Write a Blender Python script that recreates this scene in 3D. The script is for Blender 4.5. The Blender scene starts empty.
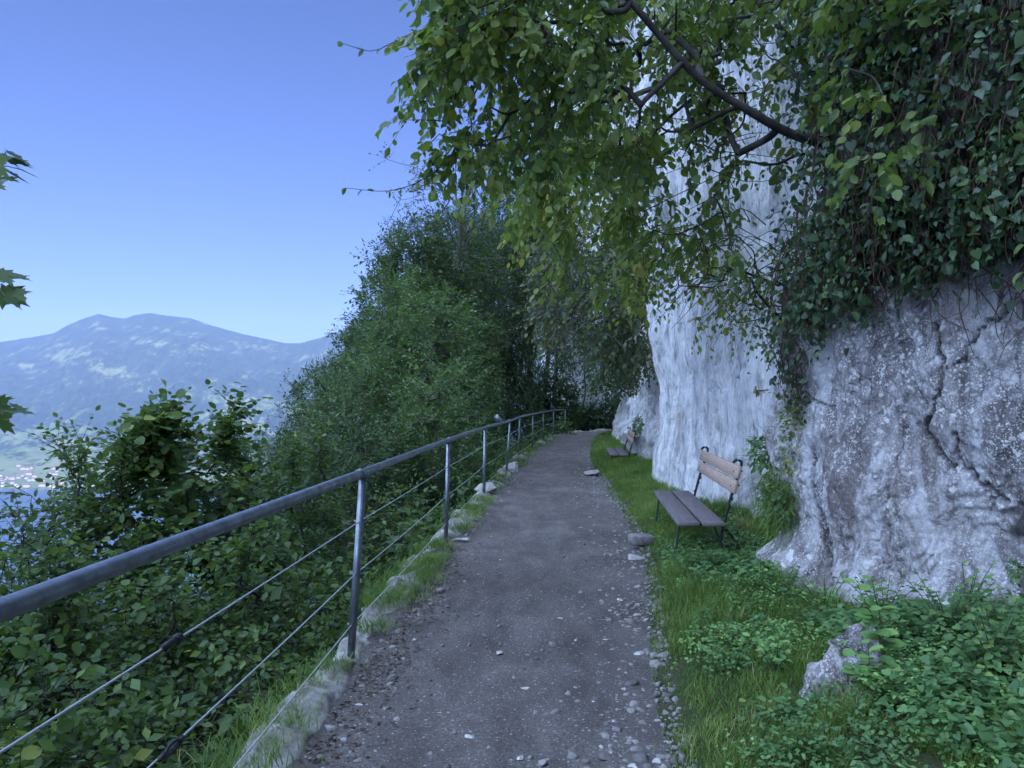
import bpy, math
import numpy as np
from mathutils import Vector, Matrix
R = math.radians
C = bpy.context.scene.collection
SC = bpy.context.scene

# ------------------------------------------------------------ camera, sky, sun, exposure
F = 769.0
EYE = 1.5
PITCH = math.atan(16.0 / F)
HZ = 400.0
cam_d = bpy.data.cameras.new('camera')
cam_d.sensor_width = 36.0
cam_d.lens = F / 1024 * 36.0
cam_d.clip_start = 0.05
cam_d.clip_end = 60000
cam = bpy.data.objects.new('camera', cam_d)
C.objects.link(cam)
cam.location = (0, 0, EYE)
cam.rotation_euler = (R(90) + PITCH, 0, 0)
SC.camera = cam

SUN_EL = R(20.0)
SUN_AZ = R(158.0)          # clockwise from +Y (forward): right, a little behind the camera
w = bpy.data.worlds.new('World')
SC.world = w
w.use_nodes = True
nt = w.node_tree
nt.nodes.clear()
sky = nt.nodes.new('ShaderNodeTexSky')
sky.sky_type = 'NISHITA'
sky.sun_disc = False
sky.sun_elevation = SUN_EL
sky.sun_rotation = SUN_AZ
sky.altitude = 900
sky.air_density = 1.0
sky.dust_density = 1.0
sky.ozone_density = 6.0
tint = nt.nodes.new('ShaderNodeMix'); tint.data_type = 'RGBA'; tint.blend_type = 'MULTIPLY'; tint.inputs['Factor'].default_value = 1.0
tint.inputs['B'].default_value = (.425, .36, .45, 1)      # dims and tints the clear sky only, not the added cloud
bg = nt.nodes.new('ShaderNodeBackground')
bg.inputs['Strength'].default_value = 0.11
wo = nt.nodes.new('ShaderNodeOutputWorld')
nt.links.new(sky.outputs[0], tint.inputs['A'])
# fill light: bright cloud added overhead, aside and behind, out of view; the sky ahead over the mountain stays clear
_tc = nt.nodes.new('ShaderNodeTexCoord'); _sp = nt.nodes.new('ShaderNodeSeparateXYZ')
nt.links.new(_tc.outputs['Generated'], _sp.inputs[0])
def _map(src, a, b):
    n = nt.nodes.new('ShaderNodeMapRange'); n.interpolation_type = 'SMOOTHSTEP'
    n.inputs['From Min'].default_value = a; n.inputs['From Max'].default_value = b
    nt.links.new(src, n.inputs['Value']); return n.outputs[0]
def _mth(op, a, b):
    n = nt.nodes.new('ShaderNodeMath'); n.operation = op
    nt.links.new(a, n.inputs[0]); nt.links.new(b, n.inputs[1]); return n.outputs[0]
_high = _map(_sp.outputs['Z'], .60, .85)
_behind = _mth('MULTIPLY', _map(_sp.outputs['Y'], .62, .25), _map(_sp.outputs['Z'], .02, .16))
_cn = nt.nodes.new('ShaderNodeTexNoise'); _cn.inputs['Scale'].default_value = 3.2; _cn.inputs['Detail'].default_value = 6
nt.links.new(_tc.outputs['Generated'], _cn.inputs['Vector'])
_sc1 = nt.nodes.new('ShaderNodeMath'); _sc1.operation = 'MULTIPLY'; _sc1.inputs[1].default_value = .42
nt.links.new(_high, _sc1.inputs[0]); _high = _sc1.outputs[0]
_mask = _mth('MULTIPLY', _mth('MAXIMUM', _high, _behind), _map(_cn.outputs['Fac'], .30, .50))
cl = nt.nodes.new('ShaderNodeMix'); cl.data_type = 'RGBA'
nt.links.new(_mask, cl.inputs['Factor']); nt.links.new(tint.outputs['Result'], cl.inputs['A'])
CLOUD_FILL = 14.5  # strength of the added cloud that brightens the shaded foreground
cl.inputs['B'].default_value = (.64 * CLOUD_FILL, .84 * CLOUD_FILL, 1.22 * CLOUD_FILL, 1)
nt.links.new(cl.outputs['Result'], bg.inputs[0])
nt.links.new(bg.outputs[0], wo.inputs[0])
sd = bpy.data.lights.new('sun', 'SUN')
sd.energy = 2.0
sd.angle = R(0.5)
sd.color = (1.0, 0.93, 0.82)
sun = bpy.data.objects.new('sun', sd)
C.objects.link(sun)
tosun = Vector((math.sin(SUN_AZ) * math.cos(SUN_EL), math.cos(SUN_AZ) * math.cos(SUN_EL), math.sin(SUN_EL)))
sun.rotation_euler = tosun.to_track_quat('Z', 'Y').to_euler()
sun.location = (60, -20, 60)
SC.view_settings.view_transform = 'Standard'
SC.view_settings.look = 'None'
SC.view_settings.gamma = 1.0
SC.view_settings.use_curve_mapping = False
SC.view_settings.exposure = 1.55
cy = SC.cycles
cy.max_bounces = 6
cy.diffuse_bounces = 4
cy.glossy_bounces = 2
cy.transmission_bounces = 3
cy.transparent_max_bounces = 4
cy.volume_bounces = 0
cy.use_denoising = True
cy.caustics_reflective = False
cy.caustics_refractive = False

# ------------------------------------------------------------ numeric helpers
def _h(ix, iy, iz, seed):
    n = (ix.astype(np.int64) * 374761393 + iy.astype(np.int64) * 668265263 + iz.astype(np.int64) * 2147483647 + seed * 1274126177) & 0xffffffff
    n = ((n ^ (n >> 13)) * 1274126177) & 0xffffffff
    n = ((n ^ (n >> 16)) * 2246822519) & 0xffffffff
    return ((n ^ (n >> 15)) & 0xffff) / 65535.0

def vnoise(x, y, z=0.0, seed=0):
    x, y, z = np.broadcast_arrays(np.asarray(x, float), np.asarray(y, float), np.asarray(z, float))
    ix, iy, iz = np.floor(x), np.floor(y), np.floor(z)
    fx, fy, fz = x - ix, y - iy, z - iz
    fx = fx * fx * (3 - 2 * fx); fy = fy * fy * (3 - 2 * fy); fz = fz * fz * (3 - 2 * fz)
    ix, iy, iz = ix.astype(np.int64), iy.astype(np.int64), iz.astype(np.int64)
    def g(a, b, c): return _h(ix + a, iy + b, iz + c, seed)
    x00 = g(0,0,0) * (1 - fx) + g(1,0,0) * fx
    x10 = g(0,1,0) * (1 - fx) + g(1,1,0) * fx
    x01 = g(0,0,1) * (1 - fx) + g(1,0,1) * fx
    x11 = g(0,1,1) * (1 - fx) + g(1,1,1) * fx
    return ((x00 * (1 - fy) + x10 * fy) * (1 - fz) + (x01 * (1 - fy) + x11 * fy) * fz) * 2 - 1

def fbm(x, y, z=0.0, seed=0, o=4, gain=0.5):
    s = 0; a = 1.0; t = 0
    for i in range(o):
        f = 2.0 ** i
        s = s + a * vnoise(np.asarray(x) * f, np.asarray(y) * f, np.asarray(z) * f, seed + i * 7)
        t += a; a *= gain
    return s / t

def sstep(a, b, x):
    t = np.clip((np.asarray(x, float) - a) / (b - a), 0, 1)
    return t * t * (3 - 2 * t)

def unit(v):
    return v / np.maximum(np.linalg.norm(v, axis=-1, keepdims=True), 1e-9)

def at(px, py, Y):
    return np.array([(px - 512) / F * Y, Y, EYE + (HZ - py) / F * Y])

def smooth_poly(pts, n):
    """Catmull-Rom through pts, n samples, evenly spaced along the curve"""
    p = np.array(pts, float)
    P = np.vstack([2 * p[0] - p[1], p, 2 * p[-1] - p[-2]])
    out = []
    for i in range(1, len(P) - 2):
        t = np.linspace(0, 1, 24, endpoint=False)[:, None]
        a, b, c, d = P[i-1], P[i], P[i+1], P[i+2]
        out.append(0.5 * ((2*b) + (-a+c)*t + (2*a-5*b+4*c-d)*t*t + (-a+3*b-3*c+d)*t**3))
    out.append(P[-2][None])
    q = np.vstack(out)
    s = np.r_[0, np.cumsum(np.linalg.norm(np.diff(q, axis=0), axis=1))]
    u = np.linspace(0, s[-1], n)
    return np.stack([np.interp(u, s, q[:, k]) for k in range(p.shape[1])], 1)

# ------------------------------------------------------------ object helpers
def mesh_np(name, V, faces_flat, counts, mat=None, parent=None, attrs=None, smooth=False):
    V = np.asarray(V, np.float32)
    me = bpy.data.meshes.new(name)
    me.vertices.add(len(V))
    me.vertices.foreach_set('co', V.ravel())
    ff = np.asarray(faces_flat, np.int32); ct = np.asarray(counts, np.int32)
    me.loops.add(len(ff)); me.loops.foreach_set('vertex_index', ff)
    me.polygons.add(len(ct))
    me.polygons.foreach_set('loop_start', np.r_[0, np.cumsum(ct)[:-1]].astype(np.int32))
    me.polygons.foreach_set('loop_total', ct)
    me.update(calc_edges=True)
    if smooth:
        me.polygons.foreach_set('use_smooth', np.ones(len(ct), bool))
    for k, v in (attrs or {}).items():
        a = me.attributes.new(k, 'FLOAT', 'POINT')
        a.data.foreach_set('value', np.asarray(v, np.float32))
    if mat: me.materials.append(mat)
    ob = bpy.data.objects.new(name, me)
    C.objects.link(ob)
    if parent is not None: ob.parent = parent
    return ob

def grid_mesh(name, P, mat, parent=None, attrs=None, smooth=True, flip=False):
    """P: (n,m,3)"""
    n, m = P.shape[:2]
    i = np.arange(n - 1)[:, None] * m + np.arange(m - 1)[None]
    q = np.stack([i, i + 1, i + m + 1, i + m], -1).reshape(-1, 4)
    if flip: q = q[:, ::-1]
    return mesh_np(name, P.reshape(-1, 3), q.ravel(), np.full(len(q), 4), mat, parent,
                   {k: v.ravel() for k, v in (attrs or {}).items()}, smooth)

class MB:
    """collects simple shapes and links them as ONE mesh object"""
    def __init__(s): s.V = []; s.F = []; s.n = 0; s.A = []
    def add(s, V, Fc, a=0.5):
        V = np.asarray(V, float)
        s.V.append(V); s.F += [[i + s.n for i in f] for f in Fc]; s.n += len(V)
        s.A.append(np.full(len(V), a))
    def box(s, c, d, rot=None, bev=0.0, taper=1.0):
        hx, hy, hz = np.array(d, float) / 2
        b = min(bev, hx * .9, hy * .9, hz * .9)
        if b > 0:
            ring = []
            for z, ins in ((-hz, b), (-hz + b, 0), (hz - b, 0), (hz, b)):
                x, y = hx - ins, hy - ins
                ring += [(-x + b, -y, z), (x - b, -y, z), (x, -y + b, z), (x, y - b, z), (x - b, y, z), (-x + b, y, z), (-x, y - b, z), (-x, -y + b, z)]
            V = np.array(ring)
            Fc = [[7, 6, 5, 4, 3, 2, 1, 0], list(range(24, 32))]
            for k in range(3):
                for j in range(8):
                    Fc.append([k*8 + j, k*8 + (j+1) % 8, (k+1)*8 + (j+1) % 8, (k+1)*8 + j])
        else:
            V = np.array([(x, y, z) for z in (-hz, hz) for (x, y) in ((-hx,-hy),(hx,-hy),(hx,hy),(-hx,hy))])
            Fc = [[3,2,1,0],[4,5,6,7],[0,1,5,4],[1,2,6,5],[2,3,7,6],[3,0,4,7]]
        if taper != 1.0:
            V[V[:, 2] > 0, :2] *= taper
        if rot is not None: V = V @ np.array(rot).T
        s.add(V + np.array(c, float), Fc)
    def tube(s, pts, r, n=8, cap=True, a=0.5):
        V, Fc = tube_geo(np.array(pts, float), r, n, cap)
        s.add(V, Fc, a)
    def build(s, name, mat, parent=None, smooth=False):
        ff = [i for f in s.F for i in f]
        return mesh_np(name, np.vstack(s.V), ff, [len(f) for f in s.F], mat, parent, {'rnd': np.concatenate(s.A)}, smooth)

def tube_geo(p, r, n=8, cap=True):
    p = np.asarray(p, float); m = len(p)
    r = np.broadcast_to(np.asarray(r, float), (m,))
    t = np.gradient(p, axis=0) if m > 2 else np.repeat((p[1] - p[0])[None], 2, 0)
    t = unit(t)
    ref = np.array([0, 0, 1.0]) if abs(t[0][2]) < 0.9 else np.array([1.0, 0, 0])
    u = unit(np.cross(t, ref)); v = np.cross(t, u)
    a = np.arange(n) / n * 2 * math.pi
    V = p[:, None] + r[:, None, None] * (np.cos(a)[None, :, None] * u[:, None] + np.sin(a)[None, :, None] * v[:, None])
    Fc = [[k*n + j, k*n + (j+1) % n, (k+1)*n + (j+1) % n, (k+1)*n + j] for k in range(m - 1) for j in range(n)]
    if cap: Fc += [list(range(n))[::-1], [(m-1)*n + j for j in range(n)]]
    return V.reshape(-1, 3), Fc

def tubes_mesh(name, lines, mat, parent=None, n=5, smooth=True):
    """lines: list of (pts, radii); one mesh"""
    Vs, Fs, off = [], [], 0
    for p, r in lines:
        m = len(p)
        V, _ = tube_geo_v(p, r, n)
        i = (np.arange(m - 1)[:, None] * n + np.arange(n)[None])
        j = (np.arange(m - 1)[:, None] * n + (np.arange(n)[None] + 1) % n)
        q = np.stack([i, j, j + n, i + n], -1).reshape(-1, 4) + off
        Vs.append(V); Fs.append(q); off += len(V)
    q = np.vstack(Fs)
    return mesh_np(name, np.vstack(Vs), q.ravel(), np.full(len(q), 4), mat, parent, None, smooth)

def tube_geo_v(p, r, n):
    p = np.asarray(p, float); m = len(p)
    r = np.broadcast_to(np.asarray(r, float), (m,))
    t = unit(np.gradient(p, axis=0)) if m > 2 else np.repeat(unit(p[1] - p[0])[None], 2, 0)
    ref = np.array([0, 0, 1.0]) if abs(t[0][2]) < 0.9 else np.array([1.0, 0, 0])
    u = unit(np.cross(t, ref)); v = np.cross(t, u)
    a = np.arange(n) / n * 2 * math.pi
    V = p[:, None] + r[:, None, None] * (np.cos(a)[None, :, None] * u[:, None] + np.sin(a)[None, :, None] * v[:, None])
    return V.reshape(-1, 3), None

def tag(o, label=None, cat=None, group=None, kind=None):
    if label: o['label'] = label
    if cat: o['category'] = cat
    if group: o['group'] = group
    if kind: o['kind'] = kind
    return o

def empty(name, loc, rz=0.0):
    o = bpy.data.objects.new(name, None)
    o.empty_display_size = 0.2
    C.objects.link(o)
    o.location = loc; o.rotation_euler = (0, 0, rz)
    return o

def copy_tree(o, parent=None):
    c = o.copy(); C.objects.link(c)
    if parent is not None: c.parent = parent
    for ch in list(o.children): copy_tree(ch, c)
    return c

# ------------------------------------------------------------ materials
def newmat(name):
    m = bpy.data.materials.new(name); m.use_nodes = True
    nt = m.node_tree; nt.nodes.clear()
    out = nt.nodes.new('ShaderNodeOutputMaterial')
    return m, nt, out

class NT:
    def __init__(s, name):
        s.m, s.nt, s.out = newmat(name)
        s.b = s.nt.nodes.new('ShaderNodeBsdfPrincipled')
        s.nt.links.new(s.b.outputs[0], s.out.inputs['Surface'])
        s.tc = s.nt.nodes.new('ShaderNodeTexCoord')
    def link(s, a, b): s.nt.links.new(a, b)
    def mapping(s, scale=(1,1,1), src='Object'):
        n = s.nt.nodes.new('ShaderNodeMapping'); n.inputs['Scale'].default_value = scale
        s.link(s.tc.outputs[src], n.inputs[0]); return n.outputs[0]
    def noise(s, scale, vec=None, detail=4, rough=0.55, dist=0.0):
        n = s.nt.nodes.new('ShaderNodeTexNoise')
        n.inputs['Scale'].default_value = scale; n.inputs['Detail'].default_value = detail
        n.inputs['Roughness'].default_value = rough; n.inputs['Distortion'].default_value = dist
        s.link(vec if vec is not None else s.tc.outputs['Object'], n.inputs['Vector']); return n.outputs['Fac']
    def voro(s, scale, vec=None, feat='F1', out='Distance', rnd=1.0):
        n = s.nt.nodes.new('ShaderNodeTexVoronoi'); n.feature = feat
        n.inputs['Scale'].default_value = scale; n.inputs['Randomness'].default_value = rnd
        s.link(vec if vec is not None else s.tc.outputs['Object'], n.inputs['Vector']); return n.outputs[out]
    def ramp(s, fac, stops, interp='LINEAR'):
        n = s.nt.nodes.new('ShaderNodeValToRGB'); n.color_ramp.interpolation = interp
        e = n.color_ramp.elements
        while len(e) < len(stops): e.new(0.5)
        for k, (p, c) in enumerate(stops):
            e[k].position = p
            e[k].color = (c, c, c, 1) if not hasattr(c, '__len__') else (*c, 1)
        s.link(fac, n.inputs[0]); return n.outputs[0]
    def mix(s, fac, a, b, mode='MIX'):
        n = s.nt.nodes.new('ShaderNodeMix'); n.data_type = 'RGBA'; n.blend_type = mode
        for inp, v in ((n.inputs['Factor'], fac), (n.inputs['A'], a), (n.inputs['B'], b)):
            if hasattr(v, 'is_linked') or hasattr(v, 'links'): s.link(v, inp)
            elif hasattr(v, '__len__'): inp.default_value = (*v, 1)
            else: inp.default_value = v
        return n.outputs['Result']
    def math(s, op, a, b=0.0, clamp=False):
        n = s.nt.nodes.new('ShaderNodeMath'); n.operation = op; n.use_clamp = clamp
        for k, v in enumerate((a, b)):
            if hasattr(v, 'links'): s.link(v, n.inputs[k])
            else: n.inputs[k].default_value = v
        return n.outputs[0]
    def attr(s, name):
        n = s.nt.nodes.new('ShaderNodeAttribute'); n.attribute_name = name; return n.outputs['Fac']
    def bump(s, h, strength=0.5, dist=0.02, prev=None):
        n = s.nt.nodes.new('ShaderNodeBump'); n.inputs['Strength'].default_value = strength
        n.inputs['Distance'].default_value = dist
        s.link(h, n.inputs['Height'])
        if prev is not None: s.link(prev, n.inputs['Normal'])
        return n.outputs[0]
    def set(s, col=None, rough=None, metal=None, spec=None, normal=None):
        for k, v in (('Base Color', col), ('Roughness', rough), ('Metallic', metal), ('Specular IOR Level', spec), ('Normal', normal)):
            if v is None: continue
            inp = s.b.inputs[k]
            if hasattr(v, 'links'): s.link(v, inp)
            elif hasattr(v, '__len__'): inp.default_value = (*v, 1)
            else: inp.default_value = v
        return s.m

def leaf_mat(name, stops, trans=0.3, rough=0.45, spec=0.28, gain=1.5):
    t = NT(name)
    a = t.attr('rnd')
    col = t.ramp(a, [(p, tuple(min(.6, v * gain) for v in c)) for p, c in stops])
    t.set(col=col, rough=rough, spec=spec)
    tr = t.nt.nodes.new('ShaderNodeBsdfTranslucent')
    c2 = t.mix(0.5, col, (0.16, 0.26, 0.02))
    t.link(c2, tr.inputs[0])
    mx = t.nt.nodes.new('ShaderNodeMixShader'); mx.inputs[0].default_value = trans
    t.link(t.b.outputs[0], mx.inputs[1]); t.link(tr.outputs[0], mx.inputs[2])
    t.link(mx.outputs[0], t.out.inputs['Surface'])
    return t.m

M = {}
M['leaf_hazel'] = leaf_mat('hazel_leaf', [(0, (.035,.065,.022)), (.4, (.075,.12,.03)), (.7, (.12,.165,.035)), (.92, (.17,.19,.035)), (1, (.30,.25,.04))], .5, .42, .5)
M['leaf_yellowish'] = leaf_mat('yellowish_leaf', [(0, (.045,.08,.025)), (.5, (.11,.15,.03)), (.85, (.18,.20,.04)), (1, (.30,.25,.05))], .5)
M['leaf_ivy'] = leaf_mat('ivy_leaf', [(0, (.016,.032,.02)), (.35, (.032,.062,.032)), (.6, (.06,.11,.045)), (.85, (.11,.17,.055)), (1, (.26,.25,.07))], .25, .38, .4, gain=1.3)
M['leaf_dark'] = leaf_mat('dark_tree_leaf', [(0, (.02,.045,.022)), (.5, (.035,.07,.03)), (1, (.06,.105,.04))], .25, gain=1)
M['leaf_mid'] = leaf_mat('slope_tree_leaf', [(0, (.025,.055,.024)), (.5, (.05,.095,.032)), (1, (.09,.135,.04))], .3, gain=1)
M['leaf_light'] = leaf_mat('light_tree_leaf', [(0, (.045,.095,.04)), (.5, (.08,.145,.055)), (1, (.13,.20,.065))], .35, gain=1.05)
M['leaf_shrub'] = leaf_mat('shrub_leaf', [(0, (.03,.06,.022)), (.5, (.05,.095,.028)), (.85, (.085,.14,.035)), (.98, (.15,.20,.04)), (1, (.19,.21,.045))], .35, gain=1.15)
M['leaf_herb'] = leaf_mat('herb_leaf', [(0, (.045,.10,.04)), (.5, (.07,.15,.055)), (.9, (.12,.21,.07)), (1, (.2,.27,.06))], .3, gain=1.25)
M['leaf_pale'] = leaf_mat('pale_herb_leaf', [(0, (.07,.15,.05)), (.6, (.11,.21,.06)), (1, (.17,.28,.08))], .3)
M['leaf_brown'] = leaf_mat('brownish_leaf', [(0, (.04,.06,.03)), (.5, (.065,.085,.04)), (.85, (.10,.11,.05)), (1, (.12,.085,.045))], .25, gain=1.2)
M['grass'] = leaf_mat('grass_blade', [(0, (.045,.085,.025)), (.35, (.085,.15,.032)), (.7, (.14,.22,.045)), (.9, (.19,.25,.07)), (1, (.34,.30,.16))], .45, .5, gain=1.3)
M['dry_leaf'] = leaf_mat('dry_leaf', [(0, (.03,.02,.02)), (.5, (.055,.038,.032)), (1, (.11,.08,.06))], .1, .7)

def bark(name, c1, c2, sc=12):
    t = NT(name)
    n = t.noise(sc, t.mapping((1,1,.25)), 6, .65)
    return t.set(col=t.ramp(n, [(.3, c1), (.7, c2)]), rough=.9, spec=.2, normal=t.bump(n, .6, .02))
M['bark_dark'] = bark('dark_bark', (.018,.016,.015), (.085,.078,.07))
M['bark_grey'] = bark('grey_bark', (.06,.055,.045), (.16,.15,.12))
M['stem'] = bark('green_stem', (.05,.07,.03), (.10,.12,.05), 30)
M['root'] = bark('dry_root', (.05,.03,.022), (.14,.09,.06), 30)

def mk_white_rock():
    t = NT('white_limestone')
    sv = t.mapping((1, 1, .16))
    s1 = t.noise(1.9, sv, 8, .68, .8)
    s2 = t.noise(8, t.mapping((1, 1, .22)), 8, .72, .5)
    fine = t.noise(38, None, 5, .7)
    base = t.ramp(s1, [(.30, (.34,.36,.40)), (.44, (.70,.72,.75)), (.60, (.90,.91,.92)), (.8, (.72,.73,.75))])
    streak = t.ramp(s2, [(.35, .45), (.50, 1.0)])
    col = t.mix(1.0, base, streak, 'MULTIPLY')
    br = t.noise(1.1, t.mapping((1,1,.4)), 5, .6, .8)
    col = t.mix(t.ramp(br, [(.58, 0.0), (.72, .6)]), col, (.34,.30,.26))
    pit = t.ramp(t.noise(15, t.mapping((1,1,.45)), 6, .75), [(.34, .40), (.46, 1.0)])
    col = t.mix(.8, col, pit, 'MULTIPLY')
    wv = t.nt.nodes.new('ShaderNodeVectorMath'); wv.operation = 'ADD'
    wn = t.nt.nodes.new('ShaderNodeTexNoise'); wn.inputs['Scale'].default_value = 1.6; wn.inputs['Detail'].default_value = 5
    t.link(t.tc.outputs['Object'], wn.inputs['Vector'])
    ws = t.nt.nodes.new('ShaderNodeVectorMath'); ws.operation = 'SCALE'; ws.inputs['Scale'].default_value = .8
    t.link(wn.outputs['Color'], ws.inputs[0]); t.link(ws.outputs[0], wv.inputs[0]); t.link(t.mapping((1,1,.35)), wv.inputs[1])
    fr = t.voro(2.4, wv.outputs[0], 'DISTANCE_TO_EDGE')
    frg = t.math('MULTIPLY', t.ramp(fr, [(.0, 1.0), (.02, 0.0)]), t.ramp(t.noise(.9, None, 3, .6), [(.48, 0.0), (.58, .7)]))
    col = t.mix(frg, col, (.12,.11,.11))
    b = t.bump(t.noise(5, sv, 8, .7), 1.0, .16)
    b = t.bump(t.ramp(fr, [(.0, 0.0), (.06, 1.0)]), .45, .05, b)
    b = t.bump(t.voro(9, wv.outputs[0]), .45, .04, b)
    b = t.bump(t.noise(12, t.mapping((1,1,.5)), 6, .7), .9, .05, b)
    b = t.bump(fine, .8, .02, b)
    return t.set(col=col, rough=.88, spec=.25, normal=b)
M['white_rock'] = mk_white_rock()

def mk_grey_rock():
    t = NT('lichened_grey_limestone')
    a = t.noise(1.6, t.mapping((1,1,.55)), 6, .6, .5)
    col = t.ramp(a, [(.30, (.15,.135,.14)), (.48, (.29,.268,.275)), (.66, (.46,.44,.445))])
    st = t.ramp(t.noise(6, t.mapping((1,1,.15)), 5, .65, .4), [(.36, .42), (.52, 1.0), (.7, 1.3)])
    col = t.mix(1.0, col, st, 'MULTIPLY')
    warp = t.noise(7, None, 5, .6)
    # lichen blotches of several sizes
    for sc, lo, hi, amt, c, seed in ((7, .16, .24, .9, (.74,.74,.72), 0), (17, .18, .30, .9, (.78,.78,.77), 3), (42, .24, .38, .85, (.76,.76,.75), 7), (90, .26, .40, .8, (.72,.72,.71), 11)):
        mp = t.nt.nodes.new('ShaderNodeMapping'); mp.inputs['Location'].default_value = (seed, seed * 2, seed)
        t.link(t.tc.outputs['Object'], mp.inputs[0])
        ad = t.nt.nodes.new('ShaderNodeVectorMath'); ad.operation = 'ADD'
        nz = t.nt.nodes.new('ShaderNodeTexNoise'); nz.inputs['Scale'].default_value = sc * .9; nz.inputs['Detail'].default_value = 4
        t.link(t.tc.outputs['Object'], nz.inputs['Vector'])
        scl = t.nt.nodes.new('ShaderNodeVectorMath'); scl.operation = 'SCALE'; scl.inputs['Scale'].default_value = 1.6 / sc
        t.link(nz.outputs['Color'], scl.inputs[0])
        t.link(mp.outputs[0], ad.inputs[0]); t.link(scl.outputs[0], ad.inputs[1])
        v = t.voro(sc, ad.outputs[0])
        m1 = t.ramp(v, [(lo, 1.0), (hi, 0.0)])
        gate = t.ramp(t.noise(2.3 + seed * .3, mp.outputs[0], 4, .6), [(.40, 0.0), (.54, amt)])
        col = t.mix(t.math('MULTIPLY', m1, gate), col, c)
    br = t.noise(1.5, t.mapping((1,1,.5)), 7, .7, .8)
    col = t.mix(t.ramp(br, [(.47, 0.0), (.62, .7)]), col, (.17,.14,.135))
    wv = t.nt.nodes.new('ShaderNodeVectorMath'); wv.operation = 'ADD'
    wn = t.nt.nodes.new('ShaderNodeTexNoise'); wn.inputs['Scale'].default_value = 2.2; wn.inputs['Detail'].default_value = 5
    t.link(t.tc.outputs['Object'], wn.inputs['Vector'])
    ws = t.nt.nodes.new('ShaderNodeVectorMath'); ws.operation = 'SCALE'; ws.inputs['Scale'].default_value = .9
    t.link(wn.outputs['Color'], ws.inputs[0]); t.link(ws.outputs[0], wv.inputs[0]); t.link(t.mapping((1,1,.6)), wv.inputs[1])
    fr = t.voro(1.9, wv.outputs[0], 'DISTANCE_TO_EDGE')
    frl = t.ramp(fr, [(.0, 1.0), (.018, 0.0)])
    frg = t.math('MULTIPLY', frl, t.ramp(t.noise(1.7, None, 3, .6), [(.46, 0.0), (.56, .8)]))
    col = t.mix(frg, col, (.07,.06,.058))
    frh = t.ramp(fr, [(.0, 0.0), (.05, 1.0)])
    low = t.noise(3.4, t.mapping((1,1,.3)), 7, .7, .5)
    col = t.mix(t.ramp(low, [(.48, 0.0), (.62, .75)]), col, (.64,.64,.66))
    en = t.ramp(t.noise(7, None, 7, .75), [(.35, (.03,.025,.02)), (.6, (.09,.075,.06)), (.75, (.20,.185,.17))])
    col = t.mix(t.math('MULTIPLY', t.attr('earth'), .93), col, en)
    crack = t.attr('crack')
    col = t.mix(t.math('MULTIPLY', crack, .85), col, (.03,.025,.022))
    b = t.bump(t.noise(6, t.mapping((1,1,.6)), 8, .7), 1.0, .07)
    b = t.bump(frh, .5, .03, b)
    b = t.bump(t.voro(11, wv.outputs[0]), .5, .03, b)
    b = t.bump(t.noise(45, None, 5, .7), .6, .01, b)
    return t.set(col=col, rough=.9, spec=.25, normal=b)
M['grey_rock'] = mk_grey_rock()

def mk_stone(name, c1, c2, sc=6):
    t = NT(name)
    n = t.noise(sc, None, 6, .65)
    oi = t.nt.nodes.new('ShaderNodeObjectInfo')
    col = t.ramp(n, [(.3, c1), (.7, c2)])
    a = t.attr('rnd')
    col = t.mix(1.0, col, t.ramp(a, [(0, .55), (1, 1.3)]), 'MULTIPLY')
    return t.set(col=col, rough=.9, spec=.2, normal=t.bump(t.noise(sc * 5, None, 5, .7), .6, .01))
M['stone'] = mk_stone('pale_stone', (.26,.25,.245), (.50,.485,.47), 18)
M['stone_dark'] = mk_stone('grey_gravel', (.12,.112,.11), (.30,.285,.275), 25)
def mk_kerb():
    t = NT('mossy_mortar')
    n = t.noise(5, None, 6, .65)
    col = t.ramp(n, [(.3, (.12,.11,.10)), (.5, (.26,.25,.235)), (.7, (.44,.43,.41))])
    col = t.mix(t.ramp(t.noise(2.6, None, 5, .6), [(.50, 0.0), (.62, .85)]), col, (.06,.07,.03))
    return t.set(col=col, rough=.95, spec=.15, normal=t.bump(t.noise(28, None, 6, .7), .7, .02))
M['kerb'] = mk_kerb()

def mk_path():
    t = NT('trodden_gravel')
    big = t.noise(.9, None, 5, .6, .3)
    col = t.ramp(big, [(.3, (.080,.070,.067)), (.55, (.115,.102,.098)), (.75, (.15,.135,.13))])
    sp = t.noise(70, None, 4, .8)
    col = t.mix(1.0, col, t.ramp(sp, [(.3, .45), (.5, 1.0), (.7, 1.55)]), 'MULTIPLY')
    v = t.voro(95)
    vc = t.voro(95, None, 'F1', 'Color')
    sel = t.ramp(vc, [(.74, 0.0), (.78, 1.0)])
    dot = t.ramp(v, [(.22, 1.0), (.4, 0.0)])
    col = t.mix(t.math('MULTIPLY', t.math('MULTIPLY', sel, dot), .7), col, (.45,.43,.42))
    v2 = t.voro(34)
    vc2 = t.voro(34, None, 'F1', 'Color')
    col = t.mix(t.math('MULTIPLY', t.math('MULTIPLY', t.ramp(vc2, [(.72, 0.0), (.75, 1.0)]), t.ramp(v2, [(.16, 1.0), (.26, 0.0)])), .7), col, (.46,.44,.43))
    wet = t.ramp(t.noise(2.7, t.mapping((1.6,.6,1)), 6, .65, .5), [(.35, .72), (.6, 1.12)])
    col = t.mix(1.0, col, wet, 'MULTIPLY')
    b = t.bump(sp, .7, .012)
    b = t.bump(t.noise(22, None, 5, .75), .4, .012, b)
    b = t.bump(v, -.35, .006, b)
    return t.set(col=col, rough=.92, spec=.2, normal=b)
M['path'] = mk_path()

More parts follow.
